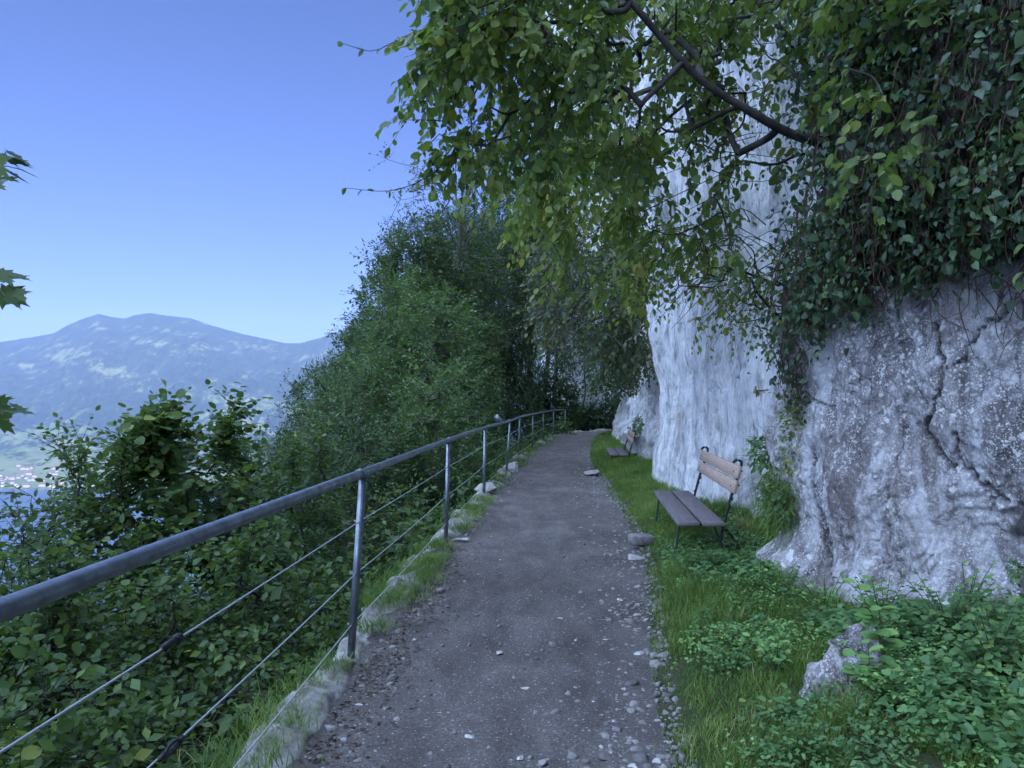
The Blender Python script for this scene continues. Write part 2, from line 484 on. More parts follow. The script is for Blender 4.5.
def mk_soil():
    t = NT('mossy_soil')
    n = t.noise(3, None, 6, .65)
    col = t.ramp(n, [(.3, (.030,.030,.018)), (.5, (.045,.060,.022)), (.7, (.070,.062,.045))])
    return t.set(col=col, rough=.95, spec=.1, normal=t.bump(t.noise(18, None, 6, .7), .8, .04))
M['soil'] = mk_soil()

def mk_mountain():
    t = NT('far_mountain')
    a = t.attr('meadow')
    n1 = t.noise(.0022, None, 8, .65)
    n2 = t.noise(.0075, t.mapping((1,.5,1.2)), 10, .75)
    k = t.math('ADD', a, t.math('MULTIPLY', t.math('SUBTRACT', n2, .5), 1.7))
    m = t.ramp(k, [(.42, 0.0), (.56, 1.0)])
    forest = t.ramp(n2, [(.3, (.015,.030,.018)), (.7, (.040,.065,.035))])
    mead = t.ramp(n1, [(.35, (.09,.13,.05)), (.65, (.16,.17,.09))])
    return t.set(col=t.mix(m, forest, mead), rough=1.0, spec=0.0)
M['mountain'] = mk_mountain()
def mk_water():
    t = NT('lake_water')
    n = t.noise(.02, t.mapping((1,.3,1)), 6, .6)
    return t.set(col=(.03,.06,.09), rough=.28, spec=.5, normal=t.bump(n, .15, 2.0))
M['water'] = mk_water()

def mk_metal():
    t = NT('galvanised_steel')
    n = t.noise(14, None, 6, .65)
    col = t.ramp(n, [(.3, (.12,.14,.17)), (.55, (.21,.24,.28)), (.75, (.30,.33,.37))])
    return t.set(col=col, rough=t.ramp(n, [(.3, .48), (.7, .30)]), metal=.85, normal=t.bump(t.noise(120, None, 3, .6), .15, .002))
M['metal'] = mk_metal()
M['wire'] = NT('steel_wire').set(col=(.42,.45,.50), rough=.45, metal=.4)
M['iron'] = NT('black_iron').set(col=(.018,.02,.022), rough=.5, metal=.4)
M['green_iron'] = NT('dark_green_iron').set(col=(.02,.04,.03), rough=.5, metal=.2)
def wood(name, c1, c2):
    t = NT(name)
    n = t.noise(9, t.mapping((6, .5, 6)), 6, .65, .4)
    return t.set(col=t.ramp(n, [(.3, c1), (.7, c2)]), rough=.75, spec=.3, normal=t.bump(n, .4, .006))
M['seat_wood'] = wood('weathered_seat_wood', (.09,.08,.085), (.17,.15,.155))
M['back_wood'] = wood('pale_back_wood', (.28,.205,.16), (.42,.32,.26))

# ------------------------------------------------------------ the lie of the land
KERB = smooth_poly([(-1.35,-30),(-1.3,-12),(-1.2,-4),(-1.08,0),(-1.0,2.2),(-.93,4.45),(-.69,8.06),(-.43,11.7),(-.13,15.4),(.16,19),(.62,23),(1.1,27),(1.68,31),(2.4,34),(3.6,36.4),(6,38.3),(10,39.3),(30,40)], 900)
RIGHT = smooth_poly([(.4,-30),(.5,-12),(.52,-4),(.56,0),(.66,3.1),(.84,4.6),(1.04,5.8),(1.28,7.7),(1.5,11),(1.68,14.4),(2.0,19),(2.4,23),(3.0,28),(3.5,31),(4.4,33),(6.5,34.8),(10,35.5),(30,36)], 900)

def sdist(P, line):
    """signed distance of points (n,2) to polyline: + on the right of its direction"""
    P = np.asarray(P, float)
    out = np.empty(len(P))
    seg = line[1:] - line[:-1]
    for a in range(0, len(P), 20000):
        q = P[a:a + 20000]
        L = line[::4]
        d2 = ((q[:, None] - L[None]) ** 2).sum(-1)
        k = np.clip(d2.argmin(1) * 4, 1, len(line) - 2)
        best = np.full(len(q), 1e9); sg = np.ones(len(q))
        for o in range(-4, 4):
            kk = np.clip(k + o, 0, len(seg) - 1)
            s0, dv = line[kk], seg[kk]
            t = np.clip(((q - s0) * dv).sum(1) / (dv ** 2).sum(1), 0, 1)
            r = q - (s0 + dv * t[:, None])
            d = np.linalg.norm(r, axis=1)
            cr = dv[:, 1] * r[:, 0] - dv[:, 0] * r[:, 1]
            m = d < best
            best[m] = d[m]; sg[m] = np.sign(cr[m] + 1e-12)
        out[a:a + 20000] = best * sg
    return out

def ground_z(x, y):
    x = np.asarray(x, float); y = np.asarray(y, float)
    sh = np.broadcast(x, y).shape
    x, y = np.broadcast_to(x, sh).ravel(), np.broadcast_to(y, sh).ravel()
    P = np.stack([x, y], 1)
    dl = -sdist(P, KERB) - 0.12           # >0 : over the edge
    dr = sdist(P, RIGHT)                  # >0 : on the bank
    n = fbm(x * 1.3, y * 1.3, 0, 3, 4)
    z = np.full(len(x), -0.035)
    drop = np.where(dl > 0, -0.04 - 1.25 * dl - 0.6 * sstep(0, .4, dl) + n * np.clip(dl, 0, 1) * .35, 0)
    drop = np.where(dl > 25, drop * (1 - .25 * sstep(25, 200, dl)), drop)
    z = np.where(dl > 0, drop, z)
    near = sstep(4.7, 3.7, y) - .5 * sstep(8, 6.5, y)
    bank = 0.02 + (0.12 + .10 * near) * dr + .05 * sstep(0, .3, dr) + n * .05 * sstep(0, .3, dr)
    z = np.where(dr > -0.02, np.where(dr > 6, 1.0 + (dr - 6) * .9, bank), z)
    z = np.maximum(z, -470 + fbm(x * .01, y * .01, 0, 5, 3) * 4)
    return z.reshape(sh)

def axis(*segs):
    out = [np.array([segs[0][0]])]
    for a, b, n in segs: out.append(np.linspace(a, b, n + 1)[1:])
    return np.concatenate(out)
gx = axis((-900, -120, 20), (-120, -25, 24), (-25, -6, 38), (-6, -2, 32), (-2, 3.6, 110), (3.6, 8, 16), (8, 60, 12))
gy = axis((-600, -100, 12), (-100, -12, 20), (-12, 0, 30), (0, 14, 190), (14, 42, 160), (42, 80, 30), (80, 700, 30))
GX, GY = np.meshgrid(gx, gy)
GZ = ground_z(GX, GY)
tag(grid_mesh('ground', np.stack([GX, GY, GZ], -1), M['soil']), kind='structure')

# path ribbon
nL = 1500
KL = smooth_poly(KERB[::6], nL); RL = smooth_poly(RIGHT[::6], nL)
tt = np.linspace(-.02, 1.05, 40)
PP = KL[:, None] * (1 - tt[None, :, None]) + RL[:, None] * tt[None, :, None]
ragg = fbm(PP[:, -1, 0] * 1.5, PP[:, -1, 1] * 1.5, 0, 9, 5, .6) * .22
PP[:, -6:, 0] += (ragg[:, None] * np.linspace(0, 1, 6)[None])
pz = 0.004 + fbm(PP[..., 0] * 1.1, PP[..., 1] * 1.1, 0, 11, 4) * .016 + .02 * ((tt[None] - .5) ** 2) * 2
tag(grid_mesh('path', np.dstack([PP, pz]), M['path'], flip=True), kind='structure')

# kerb: rough mortared edge of the path, carries the railing
def make_kerb():
    sel = KERB[(KERB[:, 1] > -6)]
    s = smooth_poly(sel[::3], 1500)
    t = unit(np.gradient(s, axis=0)); nr = np.stack([t[:, 1], -t[:, 0]], 1)
    prof = np.array([(-.26, -.9), (-.22, -.45), (-.20, -.12), (-.17, -.02), (-.13, .02), (-.07, .035), (-.01, .03), (.04, .012), (.09, -.01), (.13, -.05)])
    _u = np.linspace(0, len(prof) - 1, 26); prof = np.stack([np.interp(_u, np.arange(len(prof)), prof[:, k]) for k in (0, 1)], 1)
    ss = np.arange(len(s)) * .03
    P = np.zeros((len(s), len(prof), 3))
    for k, (o, h) in enumerate(prof):
        lump = fbm(ss * 1.7, np.full(len(s), o * 3), 0, 21, 4)
        w = 1 + .5 * fbm(ss * .9, np.full(len(s), 0.), 0, 33, 3)
        oo = o * w + .035 * fbm(ss * 5, np.full(len(s), o * 9 + h * 4), 0, 22, 3)
        P[:, k, :2] = s + nr * oo[:, None]
        blk = vnoise(ss * 2.6, np.full(len(s), 0.), 0, 28)
        oo2 = .03 * np.sign(blk) * sstep(.05, .25, np.abs(blk))
        P[:, k, 2] = h + (oo2 + lump * .07 + .055 * fbm(ss * 7, np.full(len(s), o * 9), 0, 25, 5, .65) + .02) * (h > -.1)
    return grid_mesh('stone_kerb', P, M['kerb'])
tag(make_kerb(), 'rough mossy mortared stone kerb under the railing along the drop', 'kerb')

# ------------------------------------------------------------ rock faces
def wall_surface(line2d, zs, fn, name, mat, **kw):
    """line2d (n,2) ; zs (m,) ; fn(P,s,z)-> offset along the left normal (towards the path)"""
    n, m = len(line2d), len(zs)
    t = unit(np.gradient(line2d, axis=0)); nl = np.stack([-t[:, 1], t[:, 0]], 1)
    S = np.r_[0, np.cumsum(np.linalg.norm(np.diff(line2d, axis=0), axis=1))]
    SS, ZZ = np.meshgrid(S, zs, indexing='ij')
    off = fn(line2d, SS, ZZ)
    P = np.zeros((n, m, 3))
    P[..., :2] = line2d[:, None] + nl[:, None] * off[..., None]
    P[..., 2] = ZZ
    return P

CL = smooth_poly([(5.5,-60),(4.6,-30),(4.0,-10),(3.6,-2),(3.35,3),(3.0,6.5),(2.62,8.2),(2.48,10),(2.36,12),(2.33,12.9),(2.75,13.8),(3.0,16.5),(2.95,19),(3.25,22),(3.55,26),(4.05,29.5),(5.0,31.8),(7,33.2),(12,33.9),(40,34.5)], 1500)
zc = axis((-.6, 6, 190), (6, 12, 70), (12, 34, 60))
def cliff_fn(P, S, Z):
    Y = P[:, 1][:, None] + 0 * Z
    near = sstep(30, 16, Y)
    fl = fbm(S * 1.2, Z * .26, 0, 41, 6, .6) * .17 - np.abs(fbm(S * 2.6 + .3 * Z, Z * .9, 0, 45, 5, .6)) * .12 + .03 * np.sign(vnoise(S * 1.1, Z * .8, 0, 46)) * sstep(.05, .15, np.abs(vnoise(S * 1.1, Z * .8, 0, 46)))           # vertical flutes
    fl2 = fbm(S * 6, Z * 2.2, 0, 47, 5, .6) * .045 + fbm(S * 14, Z * 5, 0, 49, 3) * .014
    big = fbm(S * .25, Z * .22, 0, 43, 4) * .5
    o = fl + fl2 + big * sstep(2.0, 6, Z)
    # the white pillar bulges over a recess
    g = np.exp(-((Y - 12.6) / 1.6) ** 2)
    o = o + g * (.10 * sstep(1.9, 2.6, Z) - .08 * sstep(.4, 1.2, Z) * sstep(2.1, 1.7, Z))
    # overhang with height, ledges beyond the pillar
    o = o + .10 * np.maximum(Z - 3, 0) * sstep(13.2, 12.0, Y) * sstep(0, 7, Y) * sstep(12, 6, Z)
    far = sstep(13.4, 15, Y) * sstep(60, 20, Y)
    o = o + far * (-.30 * np.clip(Z - .6, 0, 3) + .25 * vnoise(S * .8, Z * 1.4, 0, 51) + .18 * fbm(S * 2.2, Z * 2.2, 0, 52, 4))
    # foot
    return o
P = wall_surface(CL, zc, cliff_fn, 'c', None)
# close the top over to the plateau
cap = P[:, -1:, :].copy(); cap[..., 0] += 55; cap[..., 1] += 6; cap[..., 2] += 10
P = np.concatenate([P, cap], 1)
tag(grid_mesh('cliff', P, M['white_rock'], flip=True), kind='structure')

# far cliff across the bend
CF = smooth_poly([(2.2,60),(2.5,50),(2.9,45.5),(4.6,44.8),(7,44.5),(10,43),(16,41.5),(40,40.5)], 220)
zf = axis((-25, 30, 180))
def far_fn(P, S, Z):
    return fbm(S * .5, Z * .12, 0, 61, 5) * .9 + fbm(S * 2, Z * .6, 0, 62, 4) * .25 + .02 * np.maximum(Z, 0)
P = wall_surface(CF, zf, far_fn, 'c', None)
cap = P[:, -1:, :].copy(); cap[..., 0] += 40; cap[..., 1] += 30; cap[..., 2] += 4
P = np.concatenate([P, cap], 1)
tag(grid_mesh('cliff', P, M['white_rock'], flip=False), kind='structure')

# near boulder, lichened, with modelled cracks
BL = smooth_poly([(3.5,-8),(3.45,-4),(3.25,0),(2.98,2.5),(2.66,4.0),(2.42,4.5),(2.24,5.0),(2.20,5.5),(2.20,6.05),(2.36,6.45),(2.8,6.9),(3.5,7.3)], 1)if False else None
_b = smooth_poly([(3.6,-8),(3.5,-4),(3.28,0),(2.98,2.5),(2.68,4.0),(2.44,4.55),(2.28,5.0),(2.19,5.5),(2.12,5.98),(2.17,6.3),(2.65,6.8),(3.6,7.3)], 3000)
_s = np.r_[0, np.cumsum(np.linalg.norm(np.diff(_b, axis=0), axis=1))]
_k = np.interp(axis((0, 10.5, 60), (10.5, _s[-1], 620)), _s, np.arange(len(_s)))
BL = np.stack([np.interp(_k, np.arange(len(_b)), _b[:, j]) for j in (0, 1)], 1)
zb = axis((-.5, 3.6, 300), (3.6, 5.2, 30))
def px_of(Q): return 512 + Q[:, 0] / Q[:, 1] * F
CR = [[(936,325),(940,350),(941,374),(936,395),(931,413),(928,430),(934,446),(947,461),(958,468),(972,474),(991,492),(1006,500),(1030,506)],
      [(941,374),(952,366),(963,358),(970,346),(975,335),(988,324),(1003,315),(1030,300)],
      [(1003,315),(1003,296),(1002,280)],
      [(812,452),(814,470),(813,490),(818,512),(829,532),(831,560),(828,590)],
      [(955,430),(957,448),(962,470)], [(800,405),(815,402),(832,404)], [(994,492),(991,505),(993,515)]]
def boulder_fn(P2, S, Z):
    Y = P2[:, 1][:, None] + 0 * Z
    o = fbm(S * .9, Z * .9, 0, 71, 5) * .10 + fbm(S * 3.5, Z * 2.2, 0, 72, 6, .62) * .07 + fbm(S * 13, Z * 9, 0, 73, 4, .6) * .022
    rg = 1 - np.abs(fbm(S * 1.3 + Z * .5, Z * 1.1 - S * .3, 0, 78, 5, .6)) * 2.2; o = o + .045 * np.clip(rg, -1, 1)
    q1 = fbm(S * 1.8, Z * 1.5, 0, 79, 3) * 3; o = o + .035 * (np.floor(q1 * 2) / 2 + sstep(.35, .5, (q1 * 2) % 1) * .5)
    led = vnoise(S * .7 + Z * .25, Z * 1.9, 0, 77); o = o + .05 * np.sign(led) * np.minimum(np.abs(led) * 6, 1) * .5
    o = o + .15 * sstep(.60, .1, Z) * sstep(3.9, 4.9, Y) * sstep(7.2, 6.2, Y)
    o = o + .10 * sstep(.5, -.2, Z)
    o = o - .02 * Z + .30 * sstep(2.35, 2.75, Z) * sstep(6.0, 4.4, Y)      # darker brow over the face
    return o
P = wall_surface(BL, zb, boulder_fn, 'b', None)
_top = np.interp(BL[:, 1], [3.3, 4.3, 5.0, 5.6, 6.3, 7], [5.2, 4.0, 3.1, 2.55, 2.25, 2.0])[:, None] + .12 * fbm(P[..., 0] * 2, P[..., 1] * 2, P[..., 2], 85, 4)
_ov = np.maximum(P[..., 2] - _top, 0)
P[..., 2] = np.minimum(P[..., 2], _top) + .12 * np.minimum(_ov, .5)
P[..., 0] += _ov * 1.0; P[..., 1] += _ov * .15
ok = P[..., 1] > 2.2
spx = 512 + P[..., 0] / np.maximum(P[..., 1], .5) * F
spy = HZ - (P[..., 2] - EYE) / np.maximum(P[..., 1], .5) * F
crack = np.zeros(spx.shape)
jx = fbm(spx * .10, spy * .10, 0, 81, 4, .6) * 7; jy = fbm(spx * .10, spy * .10, 0, 82, 4, .6) * 7
for ci, c in enumerate(CR):
    c = np.array(c, float)
    d = np.full(spx.shape, 1e9)
    for a, b in zip(c[:-1], c[1:]):
        dv = b - a
        t = np.clip(((spx + jx - a[0]) * dv[0] + (spy + jy - a[1]) * dv[1]) / (dv ** 2).sum(), 0, 1)
        d = np.minimum(d, np.hypot(spx + jx - a[0] - t * dv[0], spy + jy - a[1] - t * dv[1]))
    wd = [2.2, 1.3, 1.5, 1.5, 1.4, 1.1, 1.0][ci] * (1 + .7 * fbm(spx * .05, spy * .05, 0, 90 + ci, 3))
    crack = np.maximum(crack, np.clip(1.25 - d / wd, 0, 1))
hole = np.clip(1.4 - np.hypot((spx - 1016) / 12, (spy - 522) / 26) + fbm(spx * .1, spy * .1, 0, 4, 3) * .4, 0, 1)
crack = np.maximum(crack, hole) * ok
t_ = unit(np.gradient(BL, axis=0)); nl = np.stack([-t_[:, 1], t_[:, 0]], 1)
P[..., :2] -= nl[:, None] * (crack * .045)[..., None]
cap = P[:, -1:, :].copy(); cap[..., 0] += 1.5; cap[..., 2] += .05
P2 = np.concatenate([P, cap], 1); crack2 = np.concatenate([crack, crack[:, -1:]], 1)
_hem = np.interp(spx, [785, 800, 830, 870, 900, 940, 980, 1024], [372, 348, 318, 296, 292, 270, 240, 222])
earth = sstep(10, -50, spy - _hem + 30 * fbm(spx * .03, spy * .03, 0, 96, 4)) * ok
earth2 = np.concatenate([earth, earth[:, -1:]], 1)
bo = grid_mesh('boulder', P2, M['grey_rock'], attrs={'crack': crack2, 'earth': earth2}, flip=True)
tag(bo, 'huge grey lichen-spotted rock face with dark cracks beneath the ivy at right', 'rock')
BP = P      # surface points, used to root plants

# ------------------------------------------------------------ stones
def ico(sub):
    t = (1 + 5 ** .5) / 2
    V = [(-1,t,0),(1,t,0),(-1,-t,0),(1,-t,0),(0,-1,t),(0,1,t),(0,-1,-t),(0,1,-t),(t,0,-1),(t,0,1),(-t,0,-1),(-t,0,1)]
    Fc = [(0,11,5),(0,5,1),(0,1,7),(0,7,10),(0,10,11),(1,5,9),(5,11,4),(11,10,2),(10,7,6),(7,1,8),(3,9,4),(3,4,2),(3,2,6),(3,6,8),(3,8,9),(4,9,5),(2,4,11),(6,2,10),(8,6,7),(9,8,1)]
    V = [np.array(v) / np.linalg.norm(v) for v in V]
    for _ in range(sub):
        mid = {}; nf = []
        def m(a, b):
            k = (min(a, b), max(a, b))
            if k not in mid:
                p = V[a] + V[b]; V.append(p / np.linalg.norm(p)); mid[k] = len(V) - 1
            return mid[k]
        for a, b, c in Fc:
            ab, bc, ca = m(a, b), m(b, c), m(c, a)
            nf += [(a, ab, ca), (b, bc, ab), (c, ca, bc), (ab, bc, ca)]
        Fc = nf
    return np.array(V), np.array(Fc)
ICO = [ico(k) for k in range(5)]
rng = np.random.default_rng(5)

def rock_geo(sub, size, seed, chop=10, rough=.12):
    V, Fc = ICO[sub]; V = V.copy()
    r = np.random.default_rng(seed)
    for _ in range(chop):
        n = unit(r.normal(size=3)); d = r.uniform(.35, .75)
        k = V @ n; V = V - n * np.maximum(k - d, 0)[:, None]
    V = V * (1 + rough * fbm(V[:, 0] * 2.2 + seed, V[:, 1] * 2.2, V[:, 2] * 2.2, seed, 4))[:, None]
    return V * np.array(size), Fc

def rock_obj(name, loc, size, seed, mat, sub=3, rz=0.0, label=None, group=None, tilt=0.0, rough=.12, cat='stone'):
    V, Fc = rock_geo(sub, size, seed, rough=rough)
    o = mesh_np(name, V, Fc.ravel(), np.full(len(Fc), 3), mat, None, {'rnd': np.full(len(V), np.random.default_rng(seed).random())})
    o.location = loc; o.rotation_euler = (tilt, tilt * .4, rz)
    tag(o, label, cat, group)
    return o

def scatter_rocks(name, pos, size, mat, seed):
    r = np.random.default_rng(seed)
    Vs, Fs, As, off = [], [], [], 0
    protos = [rock_geo(1, (1.25, 1.25, .8), 100 + k, 7) for k in range(12)]
    n = len(pos); k = r.integers(0, 12, n); an = r.uniform(0, 6.28, n); asp = r.uniform(.6, 1.0, n)
    Vall, Fall, Aall = [], [], []
    for j in range(12):
        m = np.where(k == j)[0]
        if not len(m): continue
        V, Fc = protos[j]
        ca, sa = np.cos(an[m])[:, None], np.sin(an[m])[:, None]
        x = V[None, :, 0] * size[m, None]; y = V[None, :, 1] * size[m, None] * asp[m, None]; z = V[None, :, 2] * size[m, None]
        W = np.stack([x * ca - y * sa, x * sa + y * ca, z], -1) + pos[m, None]
        Vall.append(W.reshape(-1, 3))
        Fall.append((Fc[None] + (np.arange(len(m)) * len(V))[:, None, None]).reshape(-1, 3) + off)
        Aall.append(np.repeat(r.random(len(m)), len(V)))
        off += len(m) * len(V)
    Ff = np.vstack(Fall)
    return mesh_np(name, np.vstack(Vall), Ff.ravel(), np.full(len(Ff), 3), mat, None, {'rnd': np.concatenate(Aall)})

def lerp_line(line, y):
    return np.interp(y, line[:, 1], line[:, 0])
kl = KERB[KERB[:, 1] < 33]; rl = RIGHT[RIGHT[:, 1] < 33]
n = 9500
yy = 2.4 + 22 * rng.random(n) ** 1.7
xr_ = lerp_line(rl, yy); xl_ = lerp_line(kl, yy)
side = rng.random(n)
xx = np.where(side < .62, xr_ + .09 - np.abs(rng.normal(0, .27, n)), np.where(side < .82, xl_ + .12 + np.abs(rng.normal(0, .13, n)), xl_ + (xr_ - xl_) * rng.random(n)))
sz = np.clip(rng.lognormal(-4.9, .55, n), .003, .034) * np.where(side < .82, 1.15, .75)
tag(scatter_rocks('gravel', np.stack([xx, yy, np.maximum(.004, ground_z(xx, yy)) + sz * .2], 1), sz, M['stone_dark'], 3), 'loose grey gravel scattered over the footpath and along its edges', 'gravel', kind='stuff')
# loose stones one can count
n = 0
big_spots = [(500,652,.05),(525,688,.055),(547,713,.04),(690,662,.06),(640,690,.05),(592,702,.035),(605,640,.05),(625,645,.06),(470,735,.035),(536,712,.045),
             (640,655,.07),(655,720,.06),(612,720,.03),(668,742,.05),(430,752,.03),(520,757,.05),(632,765,.05),(575,640,.03),(600,745,.03),(665,690,.04),
             (360,705,.06),(345,740,.05),(385,690,.03),(620,600,.05),(636,615,.05),(648,628,.05),(600,590,.03),(610,610,.04),(590,660,.03),(655,760,.05),
             (640,575,.06),(628,585,.04),(652,590,.04),(430,600,.05),(415,640,.04),(500,560,.03),(560,618,.035)]
STONE_LABEL = {(500,652): 'flat pale stone alone in the middle of the path level with the nearest railing post',
 (690,662): 'pale stone at the right path edge against the grass level with the jagged bank rock',
 (360,705): 'pale stone beside the kerb just in front of the nearest post foot',
 (430,600): 'small pale stone left of the path centre between the two nearest posts',
 (500,560): 'small stone farthest up the middle of the path level with the near bench legs',
 (345,740): 'pale stone near the kerb in the bottom left corner of the path',
 (632,765): 'pale stone cut by the bottom edge of the picture right of the path centre',
 (470,735): 'pale stone low in the picture left of the path centre line'}
for (px, py, s) in big_spots:
    slab = STONE_LABEL.get((px, py), 'small pale angular stone lying loose among others on the gravelly footpath')
    Y = EYE * F / (py - HZ)
    x = (px - 512) / F * Y
    s *= .75
    rock_obj('loose_stone', (x, Y, .008), (s * rng.uniform(.6, 1), s * rng.uniform(.5, .9), s * rng.uniform(.2, .42)), 200 + n, M['stone'], 2, rng.uniform(0, 6.28),
             slab, 'loose stones lying on the footpath')
    n += 1
rock_obj('flat_stone', (1.16, 7.25, .02), (.16, .12, .03), 301, M['stone'], 3, .2, 'broad flat pale stone sunk in the path edge before the near bench')
rock_obj('flat_stone', (1.33, 6.55, .05), (.13, .10, .06), 302, M['stone'], 3, 1.2, 'rough pale stone at the foot of the near bench front leg')
rock_obj('flat_stone', (1.58, 15.2, .05), (.30, .25, .09), 303, M['stone'], 3, .5, 'large flat stone on the verge in front of the far bench')
rock_obj('kerb_rock', (.0, 16.0, .10), (.24, .20, .16), 304, M['stone'], 3, .5, 'big rounded pale rock on the kerb beside the fifth railing post')
rock_obj('kerb_rock', (-.42, 12.3, .08), (.20, .26, .13), 305, M['stone'], 3, .9, 'pale rock on the kerb just behind the third railing post')
rock_obj('kerb_rock', (-.62, 8.75, .05), (.16, .22, .10), 306, M['stone'], 3, .1, 'pale rock on the kerb just behind the second railing post')
rock_obj('kerb_rock', (-.99, 4.62, -.02), (.10, .20, .09), 307, M['kerb'], 3, .2, 'whitish rough rock on the kerb at the foot of the nearest post')
rock_obj('flat_stone', (-.50, 8.15, .02), (.14, .07, .025), 308, M['stone'], 3, .2, 'flat pale slab lying on the path beside the second railing post')
rock_obj('kerb_rock', (-1.03, 5.5, -.02), (.09, .10, .10), 309, M['stone'], 3, .7, 'angular grey rock leaning outside the kerb past the nearest post')
rock_obj('outcrop_rock', (1.42, 3.38, .12), (.15, .22, .33), 311, M['grey_rock'], 4, .4, 'jagged whitish rock poking out of the bank plants at lower right', None, .15, .5, 'rock')
rock_obj('outcrop_rock', (1.80, 3.05, .05), (.22, .25, .25), 312, M['grey_rock'], 4, 1.4, 'low mossy rock in the bottom right corner half hidden by herbs', None, .1, .4, 'rock')
rock_obj('outcrop_rock', (1.70, 3.75, .30), (.16, .14, .12), 313, M['grey_rock'], 4, 2.4, 'small grey rock under the pale broad-leaved plant on the bank', None, .1, .4, 'rock')
# weathered block in the grass before the bench
t = MB(); t.box((0,0,0), (.24, .16, .10), None, .015)
o = t.build('stone_block', M['stone_dark']); o.location = (1.30, 7.75, .10); o.rotation_euler = (.03, .05, .25)
tag(o, 'small dark squared block in the grass in front of the near bench', 'block')

# ------------------------------------------------------------ railing
def make_railing():
    root = empty('railing', (-.93, 4.45, 0))
    inv = np.array([-.93, 4.45, 0])
    ys = [-6.4, -2.8, .84, 4.45, 8.06, 11.75, 15.5, 19.0, 23.0, 27.0, 31.0]
    lean = {3: .075, 4: .03, 5: .02, 6: .09, 7: .04}
    base = [(lerp_line(kl, y) - .005, y) for y in ys] + [(2.35, 33.9)]
    top = []
    for i, (x, y) in enumerate(base):
        top.append((x + lean.get(i, 0), y, 1.08))
    wires = [.80, .50, .21]
    for i, (x, y) in enumerate(base):
        tx = top[i][0]
        m = MB()
        b = np.array([x, y, -.12]) - inv; tt = np.array([tx, y, 1.08]) - inv
        m.tube([b, b * .5 + tt * .5, tt], .0225, 12)
        m.tube([tt - np.array([0, .0, .03]), tt + np.array([0,0,.006])], .031, 12)       # socket under the rail
        for h in wires:                                            # eyelets for the wires
            c = b + (tt - b) * ((h + .12) / 1.20)
            m.tube([c + np.array([-.032, 0, 0]), c + np.array([.030, 0, 0])], .008, 6)
        m.build('post', M['metal'], root, True)
    r = MB()
    tp = smooth_poly(top, 260) - inv
    r.tube(tp, .0245, 14)
    r.build('handrail', M['metal'], root, True)
    # sleeves over the joints of the handrail
    for i in (3, 4, 6):
        s = MB()
        k = np.argmin(np.linalg.norm(tp + inv - np.array(top[i]), axis=1))
        d = unit(tp[k + 1] - tp[k - 1])
        s.tube([tp[k] - d * .035, tp[k] + d * .035], .029, 12)
        s.build('rail_sleeve', M['metal'], root, True)
    for wi, h in enumerate(wires):
        pts = []
        for i in range(len(base) - 1):
            a = np.array([base[i][0] + (top[i][0] - base[i][0]) * h / 1.08, base[i][1], h])
            b = np.array([base[i+1][0] + (top[i+1][0] - base[i+1][0]) * h / 1.08, base[i+1][1], h])
            for u in np.linspace(0, 1, 10, endpoint=False):
                q = a * (1 - u) + b * u; q[2] -= .025 * 4 * u * (1 - u) * (.5 if wi else .2); pts.append(q - inv)
        m = MB(); m.tube(pts, .0032, 6); m.build('wire', M['wire'], root, True)
    for (px, py, h, wi) in ((172, 635, .80, 0), (175, 722, .50, 1)):
        # turnbuckles in the two upper wires
        a = np.array([base[2][0], base[2][1], h]); b = np.array([base[3][0] + .05, base[3][1], h])
        best = min(np.linspace(0, 1, 400), key=lambda u: abs(512 + (a + (b - a) * u)[0] / (a + (b - a) * u)[1] * F - px))
        q = a + (b - a) * best; q[2] -= .025 * 4 * best * (1 - best) * (.5 if wi else .2)
        d = unit(b - a); q = q - inv; up = np.array([0, 0, 1.0])
        m = MB()
        if wi == 0:
            m.tube([q - d * .035, q + d * .030], .011, 8); m.tube([q + d * .03, q + d * .055], .016, 6)
            m.tube([q - d * .055, q - d * .03], .007, 8)
        else:
            a_ = np.linspace(0, 2 * math.pi, 17)
            m.tube([q + d * math.cos(k) * .045 + up * math.sin(k) * .013 for k in a_], .0055, 6, False)
            m.tube([q - d * .075, q - d * .04], .009, 8); m.tube([q + d * .04, q + d * .065], .009, 8)
        m.build('turnbuckle', M['iron'], root, True)
    # bent stub on the rail past the third post
    m = MB(); p = np.array([-.22, 13.9, 1.08]) - inv
    m.box(p + np.array([-.03, 0, .08]), (.10, .05, .16), np.array(Matrix.Rotation(-.7, 3, 'Y')), .01)
    m.build('rail_bracket', M['metal'], root)
    return root
tag(make_railing(), 'grey galvanised pipe railing with three wires along the edge of the path', 'railing')

